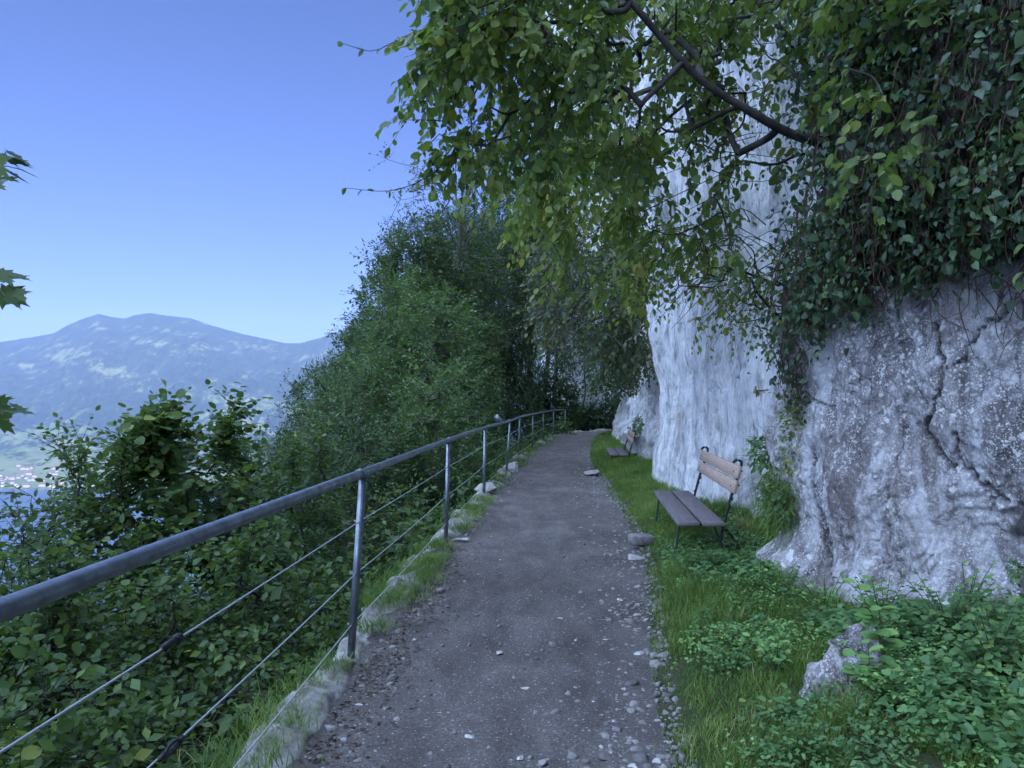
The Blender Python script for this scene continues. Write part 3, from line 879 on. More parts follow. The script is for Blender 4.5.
# ------------------------------------------------------------ benches
def make_bench():
    root = empty('park_bench', (0, 0, 0))
    L = 2.3
    # local: Y along the bench, -X faces the path
    for k, (x0, x1) in enumerate(((-.20, -.012), (.012, .20))):
        m = MB(); m.box(((x0 + x1) / 2, 0, .385), (x1 - x0, L, .038), None, .008)
        m.build('seat_plank', M['seat_wood'], root)
    lean = np.array(Matrix.Rotation(.22, 3, 'Y'))
    for k, (zc_, off) in enumerate(((.690, .300), (.815, .328))):
        m = MB(); m.box((off, 0, zc_), (.03, L * .93, .112), lean, .006)
        m.build('backrest_plank', M['back_wood'], root)
    for sy in (-1, 1):
        y = sy * L * .40
        m = MB()
        # seat bearer and front leg: one bent flat bar
        m.tube(smooth_poly([(-.235, y, -.16), (-.19, y, .10), (-.165, y, .30), (-.15, y, .350), (.0, y, .352), (.2, y, .350)], 26), .011, 8)
        m.tube(smooth_poly([(.14, y, .35), (.20, y, .18), (.26, y, -.0), (.33, y, -.16)], 16), .011, 8)
        m.build('leg', M['green_iron'], root, True)
        m = MB()
        m.tube(smooth_poly([(.19, y, .20), (.225, y, .36), (.275, y, .56), (.335, y, .74), (.370, y, .85), (.374, y, .895), (.335, y, .912), (.305, y, .885)], 40), .013, 8)
        m.tube(smooth_poly([(.20, y, .34), (.30, y, .24), (.40, y, .06), (.44, y, -.16)], 16), .011, 8)
        # twisted lower stay
        a = np.linspace(0, 1, 40)
        q = np.stack([.205 + .10 * a + .012 * np.cos(a * 30), y + .012 * np.sin(a * 30), .34 + .28 * a], 1)
        m.tube(q, .006, 6)
        for z in (.69, .815):
            m.tube([(.26 + (z - .6) * .22, y, z), (.34 + (z - .6) * .2, y, z)], .009, 6)
        m.build('back_support', M['iron'], root, True)
    return root
bench = make_bench()
bench.location = (1.70, 7.62, .07); bench.rotation_euler = (0, 0, -math.atan2(.24, 2.5))
tag(bench, 'near park bench with grey seat planks and pale backrest before the white cliff', 'bench', 'park benches along the cliff')
b2 = copy_tree(bench)
b2.location = (2.42, 17.8, -.08); b2.rotation_euler = (0, 0, -.09)
tag(b2, 'distant small park bench against the rock near the bend of the path', 'bench')

# ------------------------------------------------------------ foliage machinery
def T_oval():
    V = np.array([(0,0,0), (-.26,.28,.05), (0,.3,-.02), (.26,.28,.05), (-.27,.62,.04), (0,.62,-.02), (.27,.62,.04), (0,1,-.06)])
    return V, [[0,2,1],[0,3,2],[1,2,5,4],[2,3,6,5],[4,5,7],[5,6,7]]
def T_round():
    V = np.array([(0,0,0), (-.34,.18,.05), (0,.3,-.02), (.34,.18,.05), (-.44,.55,.03), (0,.6,-.03), (.44,.55,.03), (-.26,.86,0), (.26,.86,0), (0,1.02,-.08)])
    return V, [[0,2,1],[0,3,2],[1,2,5,4],[2,3,6,5],[4,5,9,7],[5,6,8,9]]
def T_curl():
    V = np.array([(0,0,0), (-.20,.20,.10), (0,.25,-.01), (.20,.20,.10), (-.30,.52,.13), (.02,.55,-.01), (.30,.52,.07), (-.15,.82,.04), (.04,.80,-.07), (.17,.82,.0), (.03,1.02,-.20)])
    return V, [[0,2,1],[0,3,2],[1,2,5,4],[2,3,6,5],[4,5,8,7],[5,6,9,8],[7,8,10],[8,9,10]]
def T_heart():
    V = np.array([(0,.06,0), (-.22,-.06,.03), (-.44,.12,.05), (-.40,.45,.02), (-.16,.78,-.02), (0,1.0,-.06), (.16,.78,-.02), (.40,.45,.02), (.44,.12,.05), (.22,-.06,.03), (0,.45,-.03)])
    return V, [[10,0,1,2],[10,2,3,4],[10,4,5],[10,5,6],[10,6,7,8],[10,8,9,0]]
def T_diamond():
    V = np.array([(0,0,0), (-.27,.5,.06), (0,1,0), (.27,.5,.06)])
    return V, [[0,3,2],[0,2,1]]
def T_maple():
    o = [(0,0),(-.16,-.02),(-.42,-.12),(-.36,.06),(-.66,.12),(-.50,.26),(-.78,.52),(-.46,.48),(-.36,.56),(-.30,.50),(-.20,.62),(-.24,.84),(-.10,.80),(0,1.1)]
    o = o + [(-x, y) for x, y in o[1:-1][::-1]]
    c = (0, .28)
    V = np.array([(c[0], c[1], -.03)] + [(x, y, .05 * abs(x) - .08 * y * y) for x, y in o])
    n = len(o)
    return V, [[0, 1 + k, 1 + (k + 1) % n][::-1] for k in range(n)]
def T_blade():
    V = np.array([(-.5,0,0), (.5,0,0), (-.42,.4,.04), (.42,.4,.04), (-.25,.75,.18), (.25,.75,.18), (0,1,.38)])
    return V, [[0,1,3,2],[2,3,5,4],[4,5,6]]

def leaves(name, tmpl, pos, ax, nrm, size, mat, parent=None, rnd=None, width=1.0, seed=0):
    V, Fc = tmpl()
    pos = np.asarray(pos); n = len(pos)
    y = unit(ax); z = nrm - (nrm * y).sum(1, keepdims=True) * y; z = unit(z); x = np.cross(y, z)
    size = np.broadcast_to(size, (n,)); wd = np.broadcast_to(width, (n,))
    W = pos[:, None] + size[:, None, None] * (V[None, :, 0, None] * wd[:, None, None] * x[:, None] + V[None, :, 1, None] * y[:, None] + V[None, :, 2, None] * z[:, None])
    off = (np.arange(n) * len(V))
    fl, ct = [], []
    # keep face order per leaf: build flat template then tile
    flat = np.array([i for f in Fc for i in f]); cnt = np.array([len(f) for f in Fc])
    ff = (flat[None] + off[:, None]).ravel(); cc = np.tile(cnt, n)
    if rnd is None: rnd = np.random.default_rng(seed).random(n)
    return mesh_np(name, W.reshape(-1, 3), ff, cc, mat, parent, {'rnd': np.repeat(rnd, len(V))})

def skeleton(trunk, targets, r0=.004, sag=0.0, jit=.06, step=.25, seed=0, expo=.5, rmax=.2):
    """attach each target to the nearest node of the growing skeleton; returns tube lines"""
    r = np.random.default_rng(seed)
    nodes = [np.array(p, float) for p in trunk]; par = [-1] + list(range(len(trunk) - 1))
    A = np.array(nodes)
    order = np.argsort(np.linalg.norm(targets[:, None] - A[None], axis=2).min(1))
    ends = []; chains = [list(range(len(trunk)))]
    base = A[0]
    for ti in order:
        tgt = targets[ti]
        d = np.linalg.norm(A - tgt, axis=1)
        # prefer nodes nearer the root than the target
        pen = np.maximum(0, np.linalg.norm(A - base, axis=1) - np.linalg.norm(tgt - base)) * 1.0
        k = int((d + pen).argmin())
        L = d[k]; m = max(2, int(L / step))
        p0 = A[k]
        prev = k; ch = [k]; new = []
        off = r.normal(size=3) * L * jit * 1.5
        for j in range(1, m + 1):
            u = j / m
            q = p0 * (1 - u) + tgt * u + off * math.sin(math.pi * u) + r.normal(size=3) * L * jit * .25 * (u < 1)
            q[2] += sag * L * math.sin(math.pi * u)
            nodes.append(q); par.append(prev); prev = len(nodes) - 1; ch.append(prev); new.append(q)
        A = np.vstack([A, np.array(new)])
        ends.append(prev); chains.append(ch)
    cnt = np.zeros(len(nodes))
    for e in ends: cnt[e] += 1
    for i in range(len(nodes) - 1, 0, -1): cnt[par[i]] += cnt[i]
    rad = np.minimum(r0 * np.maximum(cnt, 1) ** expo, rmax)
    lines = []
    for c in chains:
        pts = A[c]; rr = rad[c].copy()
        if len(c) > 1: rr[0] = min(rr[0], rr[1] * 1.15)
        if len(c) > 2 and rr.max() > r0 * 1.6:
            m_ = len(c) * 3
            rr = np.interp(np.linspace(0, 1, m_), np.linspace(0, 1, len(c)), rr); pts = smooth_poly(pts, m_)
        lines.append((pts, rr))
    return lines

def sprays(targets, outward, k, L, nl, size, droop=.3, seed=0, spread=.8, up=1.0, nj=.45, sizevar=.3):
    """k twigs at each target, nl leaves alternately along each; returns twig lines and leaf arrays"""
    r = np.random.default_rng(seed)
    n = len(targets) * k
    s = np.repeat(targets, k, 0)
    d = unit(np.repeat(unit(outward), k, 0) + r.normal(size=(n, 3)) * spread + np.array([0, 0, -droop]))
    Ls = L * r.uniform(.6, 1.25, n)
    sag = np.array([0, 0, -1.0]) * droop
    us = (np.arange(nl) + 1.0) / nl
    sd = unit(np.cross(d, np.array([0, 0, 1.0]) + r.normal(size=(n, 3)) * .2))
    P = s[:, None] + d[:, None] * (Ls[:, None] * us)[..., None] + sag * (Ls[:, None] * us ** 2)[..., None] * .5
    sign = np.where(np.arange(nl) % 2 == 0, 1, -1)[None, :, None]
    dd = d[:, None] + sag * us[None, :, None]
    ax = dd * .55 + sd[:, None] * sign * .8 + np.array([0, 0, -droop * .7]) + r.normal(size=(n, nl, 3)) * .28
    ax[:, -1] = dd[:, -1] + r.normal(size=(n, 3)) * .15
    nr = np.array([0, 0, up]) + r.normal(size=(n, nl, 3)) * nj
    szz = size * (1 + sizevar * r.normal(size=(n, nl))).clip(.45, 1.6) * (0.75 + .5 * np.sin(np.pi * us * .85))[None]
    tw = np.concatenate([s[:, None], P], 1)
    clump = np.repeat(r.random(len(targets)), k)[:, None]
    rnd = (clump * .45 + r.random((n, 1)) * .2 + r.random((n, nl)) * .45).clip(0, 1) ** 1.15
    return tw, P.reshape(-1, 3), ax.reshape(-1, 3), nr.reshape(-1, 3), szz.ravel(), rnd.ravel()

def twig_lines(tw, r=.0015, every=1):
    return [(t[::max(1, (len(t) - 1) // 3)], np.linspace(r * 1.6, r * .6, len(t[::max(1, (len(t) - 1) // 3)]))) for t in tw[::every]]

def blob(n, c, rad, seed, shell=.5, lump=.35, below=True):
    r = np.random.default_rng(seed)
    v = unit(r.normal(size=(n, 3)))
    if not below: v[:, 2] = np.abs(v[:, 2])
    rr = shell + (1 - shell) * r.random(n) ** .6
    rr = rr * (1 + lump * fbm(v[:, 0] * 2.1 + seed, v[:, 1] * 2.1, v[:, 2] * 2.1, seed, 3))
    return np.array(c) + v * rr[:, None] * np.array(rad), v

# ------------------------------------------------------------ hillside trees (prototypes)
def proto_tree(name, H, crown_c, rad, ntg, k, L, nl, size, mat, barkm, seed, tmpl=T_diamond, shell=.35, r0=.008, droop=.2, extra=None, lump=.35, tw_every=3, rmax=.2):
    root = empty(name, (0, 0, 0))
    r = np.random.default_rng(seed)
    T, out = blob(ntg, crown_c, rad, seed, shell, lump)
    if extra is not None:
        T = np.vstack([T, extra[0]]); out = np.vstack([out, extra[1]])
    tr = [(0, 0, -1.5)]
    for i in range(1, 10): tr.append((r.normal() * .06 * i ** .6, r.normal() * .06 * i ** .6, -1.5 + (H * .86 + 1.5) * i / 9))
    lines = skeleton(tr, T, r0, .06, .07, .45, seed, .5, rmax)
    tw, p, ax, nr, sz, rd = sprays(T, out, k, L, nl, size, droop, seed + 1)
    tubes_mesh('trunk', lines + twig_lines(tw, .003, tw_every), barkm, root, 5)
    leaves('crown', tmpl, p, ax, nr, sz, mat, root, rd)
    return root

protoA = proto_tree('broadleaf_tree', 12, (0,0,8.2), (3.4,3.4,4.4), 760, 7, .62, 9, .125, M['leaf_dark'], M['bark_grey'], 11)
protoB = proto_tree('light_tree', 9, (0,0,6.0), (2.1,2.1,3.6), 480, 7, .5, 9, .085, M['leaf_light'], M['bark_grey'], 12, shell=.2)
protoC = proto_tree('airy_tree', 13, (0,0,9.5), (2.6,2.6,4.2), 190, 5, .55, 7, .085, M['leaf_dark'], M['bark_grey'], 13, shell=.15, lump=.6, tw_every=1)
protoE = proto_tree('slope_tree', 12, (0,0,8.0), (2.9,3.1,4.5), 640, 7, .66, 9, .12, M['leaf_mid'], M['bark_grey'], 17, lump=.6)
def spruce_targets(H, rb, seed):
    r = np.random.default_rng(seed); n = 520
    h = 1 - r.random(n) ** .55
    a = r.uniform(0, 6.28, n); rr = rb * (1 - h) ** .8 * (.45 + .55 * r.random(n) ** .5) + .1
    z = 1.0 + h * (H - 1.0)
    T = np.stack([rr * np.cos(a), rr * np.sin(a), z - rr * .25], 1)
    return T, np.stack([np.cos(a), np.sin(a), -.2 + 0 * a], 1)
protoD = proto_tree('spruce_tree', 15, (0,0,14), (.3,.3,.8), 10, 7, .55, 10, .07, M['leaf_dark'], M['bark_dark'], 14, extra=spruce_targets(15, 2.3, 5), droop=.5)

G_HILL = 'trees on the slope beyond the railing'
# (prototype, px, top row, distance, scale, spin, label)
hill = [
 (protoE, 350, 326, 36, .78, .3, 'dark tree at the left end of the wooded slope touching the mountain skyline'),
 (protoA, 402, 272, 32, .82, 1.9, 'dark rounded tree forming the left shoulder of the wooded slope'),
 (protoE, 430, 205, 28, .90, 3.3, 'dark leafy tree below the airy one in the middle of the slope'),
 (protoC, 455, 132, 27, .95, .6, 'airy thin-leaved tree standing against the sky above the slope'),
 (protoC, 414, 195, 30, .70, 2.6, 'airy small-leaved treetop left of the tallest airy tree'),
 (protoD, 508, 92, 39, .95, .0, 'tall dark spruce behind the overhanging branches in the middle'),
 (protoD, 545, 120, 42, .95, 1.1, 'tall dark spruce nearest the bend of the path'),
 (protoE, 425, 262, 23, .72, 4.1, 'dark leafy tree between the light tree and the spruces'),
 (protoE, 492, 185, 38, .74, 2.1, 'dark bushy tree filling the slope left of the far spruce'),
 (protoA, 462, 205, 35, .58, 5.1, 'dark round tree behind the light slender one'),
 (protoE, 530, 190, 41, .60, 1.1, 'dark bushy tree behind the last railing posts'),
 (protoA, 556, 225, 46, .50, 1.7, 'dark tree filling the gap between the far spruce and the cliff'),
 (protoB, 428, 282, 17.5, .86, .0, 'light green slender tree in front of the dark slope trees'),
 (protoB, 368, 350, 16.5, .72, 2.2, 'light green low tree left of the slender one'),
 (protoA, 338, 368, 25, .60, 5.0, 'dark low tree on the lower left of the wooded slope'),
 (protoB, 432, 362, 13.6, .55, 3.7, 'young light tree close behind the railing at the third post'),
 (protoA, 436, 340, 24, .50, .9, 'small dark tree behind the middle railing posts'),
 (protoA, 458, 322, 30, .52, 2.9, 'small dark tree behind the far railing posts'),
 (protoB, 508, 335, 38, .75, 1.2, 'bright low tree just beyond the last railing posts'),
 (protoC, 585, 290, 42, .42, 3.0, 'airy tree at the bend in front of the far white rock'),
 (protoB, 632, 345, 40.8, .40, 5.2, 'small tree at the bend right of the far white rock'),
 (protoC, 300, 385, 20, .55, 4.4, 'airy shrubby tree with fine twigs at the left foot of the slope'),
 (protoE, 275, 440, 17, .42, 1.4, 'small dark tree in the gap above the near handrail'),
 (protoA, 355, 425, 13, .42, 3.1, 'small dark tree right above the nearest post top'),
]
TOPZ = {protoA.name: 12.6, protoE.name: 12.5, protoB.name: 9.5, protoC.name: 13.7, protoD.name: 15.3}
used = set()
for (pr, px, py, Y, sc, rz, lab) in hill:
    x = (px - 512) / F * Y
    zt = EYE + (HZ - py) / F * Y
    base = zt - TOPZ[pr.name] * sc
    o = pr if pr.name not in used else copy_tree(pr)
    if o is pr: used.add(pr.name)
    gz = float(ground_z(np.array([x]), np.array([Y]))[0])
    o.location = (x, Y, base)
    # reach down to the slope: stretch the trunk a little when the ground lies lower
    need = base - 1.5 * sc - gz
    zs = sc
    if need > 0:
        zs = (zt - gz) / (TOPZ[pr.name] + 1.2)
        zs = min(zs, sc * 1.6)
        o.location.z = zt - TOPZ[pr.name] * zs
    o.scale = (sc, sc, zs); o.rotation_euler = (0, 0, rz)
    tag(o, lab, 'tree', G_HILL)

# ------------------------------------------------------------ shrubs just over the railing
def shrub(name, px, py, Y, rad, ntg, seed, label, size=.06, mat='leaf_shrub', tmpl=T_oval, shoots=3, k=6, L=.32, xy=None, cat='shrub', group='leafy shrubs below the railing', nl=7):
    r = np.random.default_rng(seed)
    c = at(px, py, Y); c[2] -= rad[2]
    gz = float(ground_z(np.array([c[0] - .1]), np.array([Y]))[0])
    root = empty(name, (c[0], c[1], gz))
    cc = np.array([0, 0, c[2] - gz])
    T, out = blob(ntg, cc, rad, seed, .35, .45)
    for s in range(shoots):
        a = r.uniform(0, 6.28); b = np.array([math.cos(a) * rad[0] * .5, math.sin(a) * rad[1] * .5, cc[2] + rad[2] * .8])
        q = np.linspace(0, 1, 7)[:, None]
        top = b + np.array([r.normal() * .1, r.normal() * .1, r.uniform(.25, .55)])
        T = np.vstack([T, b * (1 - q) + top * q]); out = np.vstack([out, np.tile([[r.normal() * .3, r.normal() * .3, .8]], (7, 1))])
    tr = [(0, 0, -.3), (.03, .02, cc[2] * .25), (.0, -.03, cc[2] * .6), (.02, .05, cc[2] * .9)]
    lines = skeleton(tr, T, .0035, .05, .09, .2, seed, .5, .05)
    tw, p, ax, nr, sz, rd = sprays(T, out, k, L, nl, size, .25, seed + 1, nj=.5)
    tubes_mesh('stem', lines + twig_lines(tw, .0016, 1), M['bark_dark'], root, 4)
    leaves('foliage', tmpl, p, ax, nr, sz, M[mat], root, rd)
    tag(root, label, cat, group)
    return root
SH = [
 (100, 462, 6.8, (.60,1.0,1.4), 190, 'leafy shrub at the far left below the lake shore', 5),
 (188, 425, 7.6, (.85,1.2,1.7), 290, 'tallest round-leaved shrub left of the handrail against the mountain', 7),
 (275, 442, 9.4, (1.1,1.3,1.7), 260, 'bushy shrub filling the space above the handrail left of the nearest post', 4),
 (15, 572, 4.6, (.8,.9,1.2), 220, 'dark shrub under the handrail at the left edge of the picture', 1),
 (120, 560, 4.9, (.8,.9,1.2), 220, 'shrub seen through the two upper railing wires', 1),
 (255, 545, 6.2, (.75,.9,1.2), 210, 'shrub behind the wires just left of the nearest post', 1),
 (395, 492, 9.6, (.62,1.2,1.2), 200, 'shrub behind the wires between the first two near posts', 0),
 (60, 690, 3.4, (.7,.9,1.1), 170, 'dark shrub low in the bottom left corner', 0),
 (215, 700, 4.0, (.55,.8,1.0), 170, 'low shrub at the drop outside the kerb in the bottom left', 0),
 (310, 655, 5.4, (.5,.9,1.0), 150, 'low shrub outside the kerb behind the nearest post', 0),
]
for i, (px, py, Y, rad, ntg, lab, sh) in enumerate(SH):
    shrub('leafy_shrub', px, py, Y, rad, ntg, 400 + i * 3, lab, size=(.040 if Y < 5.6 else .050) if i != 1 else .06, k=(9 if Y < 5.6 else 6), shoots=sh, tmpl=T_round if i % 3 == 1 else T_oval)

shrub('leafy_shrub', 588, 406, 41.6, (1.5, 1.0, 1.5), 170, 470, 'dark shrub closing the view at the bend below the far white rock', size=.14, mat='leaf_dark', shoots=0, L=.6, k=5)
shrub('leafy_shrub', 548, 372, 39.5, (1.3, 1.0, 2.2), 200, 476, 'tall dark shrub behind the last railing post', size=.14, mat='leaf_dark', shoots=0, L=.6, k=5)
shrub('leafy_shrub', 622, 398, 41.0, (1.2, 1.0, 1.4), 130, 473, 'dark shrub at the right end of the bend touching the rock', size=.14, mat='leaf_dark', shoots=0, L=.6, k=5)
# undergrowth on the slope: a mass nobody could count
def undergrowth():
    r = np.random.default_rng(77); n = 13000
    y = r.uniform(0, 45, n); d = .25 + 13 * r.random(n) ** 1.3
    x = np.interp(y, kl[:, 1], kl[:, 0]) - d
    m = y < 33; x = np.where(m, x, 2.4 - d + (y - 33) * .2)
    z = ground_z(x, y) + r.uniform(.05, .7, n)
    T = np.stack([x, y, z], 1); T = T[np.linalg.norm(T - np.array([0, 0, EYE]), axis=1) > 2.6]; n = len(T)
    _, p, ax, nr, sz, rd = sprays(T, np.tile([[-.4, 0, .7]], (n, 1)), 2, .45, 7, .085, .25, 78)
    sz = sz * (.5 + .04 * p[:, 1])
    return leaves('undergrowth', T_diamond, p, ax, nr, sz, M['leaf_shrub'], None, rd)
tag(undergrowth(), 'dense dark undergrowth covering the steep slope below the railing', 'undergrowth', kind='stuff')

# ------------------------------------------------------------ the tree over the path
def line_pts(pts, n): return smooth_poly(pts, n)
def overhang():
    root = empty('overhanging_tree', (2.9, 5.6, 2.9)); o0 = np.array([2.9, 5.6, 2.9])
    r = np.random.default_rng(31)
    A = [at(900,178,5.7), at(860,150,5.5), at(800,135,5.3), at(745,105,5.1), at(700,75,5.0), at(655,25,4.9), at(615,-20,4.8), at(560,-60,4.7), at(490,-90,4.6)]
    B = [at(895,175,5.8), at(878,160,5.9), at(845,110,6.0), at(815,70,6.1), at(780,20,6.2), at(745,-20,6.3), at(700,-90,6.4)]
    Cc = [at(930,120,5.4), at(905,70,5.4), at(880,30,5.3), at(850,-30,5.2), at(800,-110,5.2)]
    tr = [(2.95, 5.75, 2.4), tuple(at(915,190,5.7))] + [tuple(p) for p in line_pts(A, 22)]
    limbB = line_pts(B, 14); limbC = line_pts(Cc, 12)
    T, O = [], []
    def reg(px0, px1, py0, py1, Y0, Y1, n, dirn=(-.5, -.1, -.35)):
        for _ in range(n):
            T.append(at(r.uniform(px0, px1), r.uniform(py0, py1), r.uniform(Y0, Y1))); O.append(np.array(dirn) + r.normal(size=3) * .3)
    reg(440, 560, -60, 55, 4.2, 5.6, 78)
    reg(470, 560, 60, 150, 4.4, 5.6, 22, (-.6, 0, -.5))
    reg(420, 470, -40, 70, 4.3, 5.0, 14)
    reg(425, 480, 90, 165, 4.6, 5.0, 9, (-.8, 0, -.35))
    reg(540, 620, -60, 85, 4.3, 6.6, 72); reg(620, 720, -60, 85, 5.0, 6.8, 52)
    reg(490, 660, 85, 165, 4.8, 7.0, 48, (-.2, 0, -.6))
    reg(680, 860, -90, 25, 5.0, 6.8, 52)
    reg(640, 760, 90, 200, 5.4, 7.0, 17, (-.3, 0, -.6)); reg(780, 850, 60, 180, 5.0, 6.4, 6, (-.3, 0, -.6))
    reg(690, 840, -70, 105, 5.4, 7.2, 46); reg(840, 1060, -90, 90, 4.0, 5.8, 110); reg(860, 1060, 60, 170, 3.9, 5.0, 20)
    reg(640, 740, 190, 255, 5.6, 7.0, 9, (-.3, 0, -.6))
    T = np.array(T); O = np.array(O)
    # long bare-ended twigs reaching into the sky on the left
    long_ = [([at(470,50,4.7), at(430,28,4.6), at(395,38,4.5), at(370,48,4.5), at(341,40,4.5)], 7), ([at(470,130,4.9), at(440,165,4.8), at(415,182,4.8), at(385,190,4.8), at(346,187,4.8)], 10),
             ([at(460,95,4.8), at(430,98,4.7), at(398,104,4.7)], 5), ([at(455,120,4.8), at(425,118,4.7), at(404,118,4.7)], 4)]
    sk = skeleton(tr, T - 0, .0032, -.02, .10, .16, 32, .5, .045)
    # thicker dark limbs
    la = line_pts([np.array(tr[0]), np.array(tr[1])] + A, 40); ra = np.linspace(.045, .014, 40)
    lb = limbB; rb = np.linspace(.036, .016, len(lb)); lc = limbC; rc = np.linspace(.05, .02, len(lc))
    lines = [(p - o0, rr) for p, rr in sk[1:]] + [(la - o0, ra), (lb - o0, rb), (lc - o0, rc)]
    for pts, nlv in long_:
        q = line_pts(pts, 16); lines.append((q - o0, np.linspace(.005, .0016, 16)))
    # extra fine bare twigs
    for i in range(60):
        a = at(r.uniform(640, 900), r.uniform(20, 290), r.uniform(5, 6.5)); dv = np.array([r.normal() * .35, r.normal() * .25, r.normal() * .25])
        lines.append((line_pts([a - o0, a - o0 + dv * .5 + r.normal(size=3) * .03, a - o0 + dv], 6), np.linspace(.004, .0015, 6)))
    tw, p, ax, nr, sz, rd = sprays(T, O, 4, .30, 8, .050, .55, 33, nj=.8, sizevar=.5)
    P_, AX, NR, SZ, RD = [p], [ax], [nr], [sz], [rd]
    for pts, nlv in long_:
        q = line_pts(pts, 40); idx = np.linspace(8, 39, nlv).astype(int)
        d = unit(np.gradient(q, axis=0))[idx]
        for rep in range(2):
            a_ = d * .6 + r.normal(size=d.shape) * .4 + np.array([0, 0, -.6])
            P_.append(q[idx]); AX.append(a_); NR.append(np.array([0, -.3, .6]) + r.normal(size=d.shape) * .5); SZ.append(.05 * r.uniform(.6, 1.1, len(idx))); RD.append(r.random(len(idx)) * .5)
    P_ = np.vstack(P_) - o0
    tubes_mesh('branch', lines + [(t[0] - o0, t[1]) for t in twig_lines(tw, .0014, 1)], M['bark_dark'], root, 6)
    AX, NR, SZ, RD = np.vstack(AX), np.vstack(NR), np.concatenate(SZ), np.concatenate(RD)
    q = r.random(len(P_)) < .5
    leaves('foliage', T_round, P_[q], AX[q], NR[q], SZ[q], M['leaf_hazel'], root, RD[q], r.uniform(.65, 1.0, q.sum()))
    q = ~q
    leaves('foliage', T_curl, P_[q], AX[q], NR[q], SZ[q] * 1.1, M['leaf_hazel'], root, RD[q], r.uniform(.8, 1.2, q.sum()))
    return root
tag(overhang(), 'tree with dark crooked limbs and round leaves arching over the path from the rock', 'tree')

def hanging(name, root_p, trunk, regs, seed, k, L, nl, size, mat, droop, label, bark_='bark_dark', tmpl=T_oval, cat='tree', r0=.003, bare=0, barereg=None, group=None):
    r = np.random.default_rng(seed)
    o0 = np.array(root_p, float)
    root = empty(name, tuple(o0))
    T, O = [], []
    for (px0, px1, py0, py1, Y0, Y1, n, dirn) in regs:
        for _ in range(n):
            T.append(at(r.uniform(px0, px1), r.uniform(py0, py1), r.uniform(Y0, Y1))); O.append(np.array(dirn) + r.normal(size=3) * .3)
    T = np.array(T); O = np.array(O)
    sk = skeleton(trunk, T, r0, -.05, .10, .25, seed, .5, .07)
    tw, p, ax, nr, sz, rd = sprays(T, O, k, L, nl, size, droop, seed + 1, nj=.6)
    lines = [(a - o0, b) for a, b in sk] + [(t[0] - o0, t[1]) for t in twig_lines(tw, r0 * .5, 1)]
    for i in range(bare):
        b = barereg; a = at(r.uniform(b[0], b[1]), r.uniform(b[2], b[3]), r.uniform(b[4], b[5])); dv = np.array([-r.uniform(.2, .7), r.normal() * .25, -r.uniform(-.1, .5)]) * b[6]
        lines.append((smooth_poly([a - o0, a - o0 + dv * .5 + np.array([0, 0, .12 * b[6]]), a - o0 + dv], 7), np.linspace(.005, .0015, 7) * b[6]))
    tubes_mesh('branch', lines, M[bark_], root, 5)
    leaves('foliage', tmpl, p - o0, ax, nr, sz, M[mat], root, rd)
    tag(root, label, cat, group)
    return root
hanging('cliff_tree', (2.35, 9.0, 5.0), [(2.7,9,5.6), (2.2,9,5.4), (1.7,9,5.2), (1.2,9,5.0)],
        [(520,640,130,225,8,10.5,56,(-.3,0,-.7)), (560,640,220,280,8,10,14,(-.2,0,-.8)), (545,650,100,200,8,10.5,50,(-.4,0,-.6)), (640,720,210,285,7.8,9.5,13,(-.3,-.2,-.8))],
        51, 4, .42, 7, .085, 'leaf_yellowish', .7, 'tree with yellowish drooping leaves hanging off the white cliff behind the arching tree')
hanging('cliff_shrub', (3.4, 17.5, 3.6), [(3.6,17.5,3.8), (2.9,17.3,4.2), (2.2,17,4.3), (1.5,17,4.1)],
        [(540,645,240,330,15,20,150,(-.6,0,-.4)), (605,648,310,350,15,18,40,(-.3,0,-.6)), (560,640,200,260,16,20,50,(-.4,0,-.4))],
        53, 5, .60, 9, .085, 'leaf_brown', .7, 'brownish green shrub drooping from the cliff over the path near the bend', bare=60, barereg=(560,650,230,360,14,18,2.2), cat='shrub')
hanging('cliff_shrub', (3.6, 27, 3.0), [(4.2,27,2.6), (3.6,27,3.2), (3.0,27,3.5)],
        [(595,645,335,385,24,32,50,(-.3,0,-.6)), (540,600,320,360,30,36,30,(-.4,0,-.4))],
        57, 5, .8, 8, .12, 'leaf_dark', .5, 'dark shrub hanging low over the path at the bend', cat='shrub')
hanging('cliff_bramble', (2.9, 7.0, 2.6), [(3.0,6.8,2.7), (2.7,6.7,2.6), (2.4,6.6,2.5)],
        [(700,860,235,320,6.0,7.0,40,(-.5,-.2,-.6)), (640,740,230,300,6.2,7.2,14,(-.9,0,-.3))],
        59, 4, .28, 7, .040, 'leaf_yellowish', .6, 'small-leaved bramble with arching bare shoots hanging left of the ivy', cat='shrub', bare=45, barereg=(700,860,215,300,5.9,6.9,1.0))

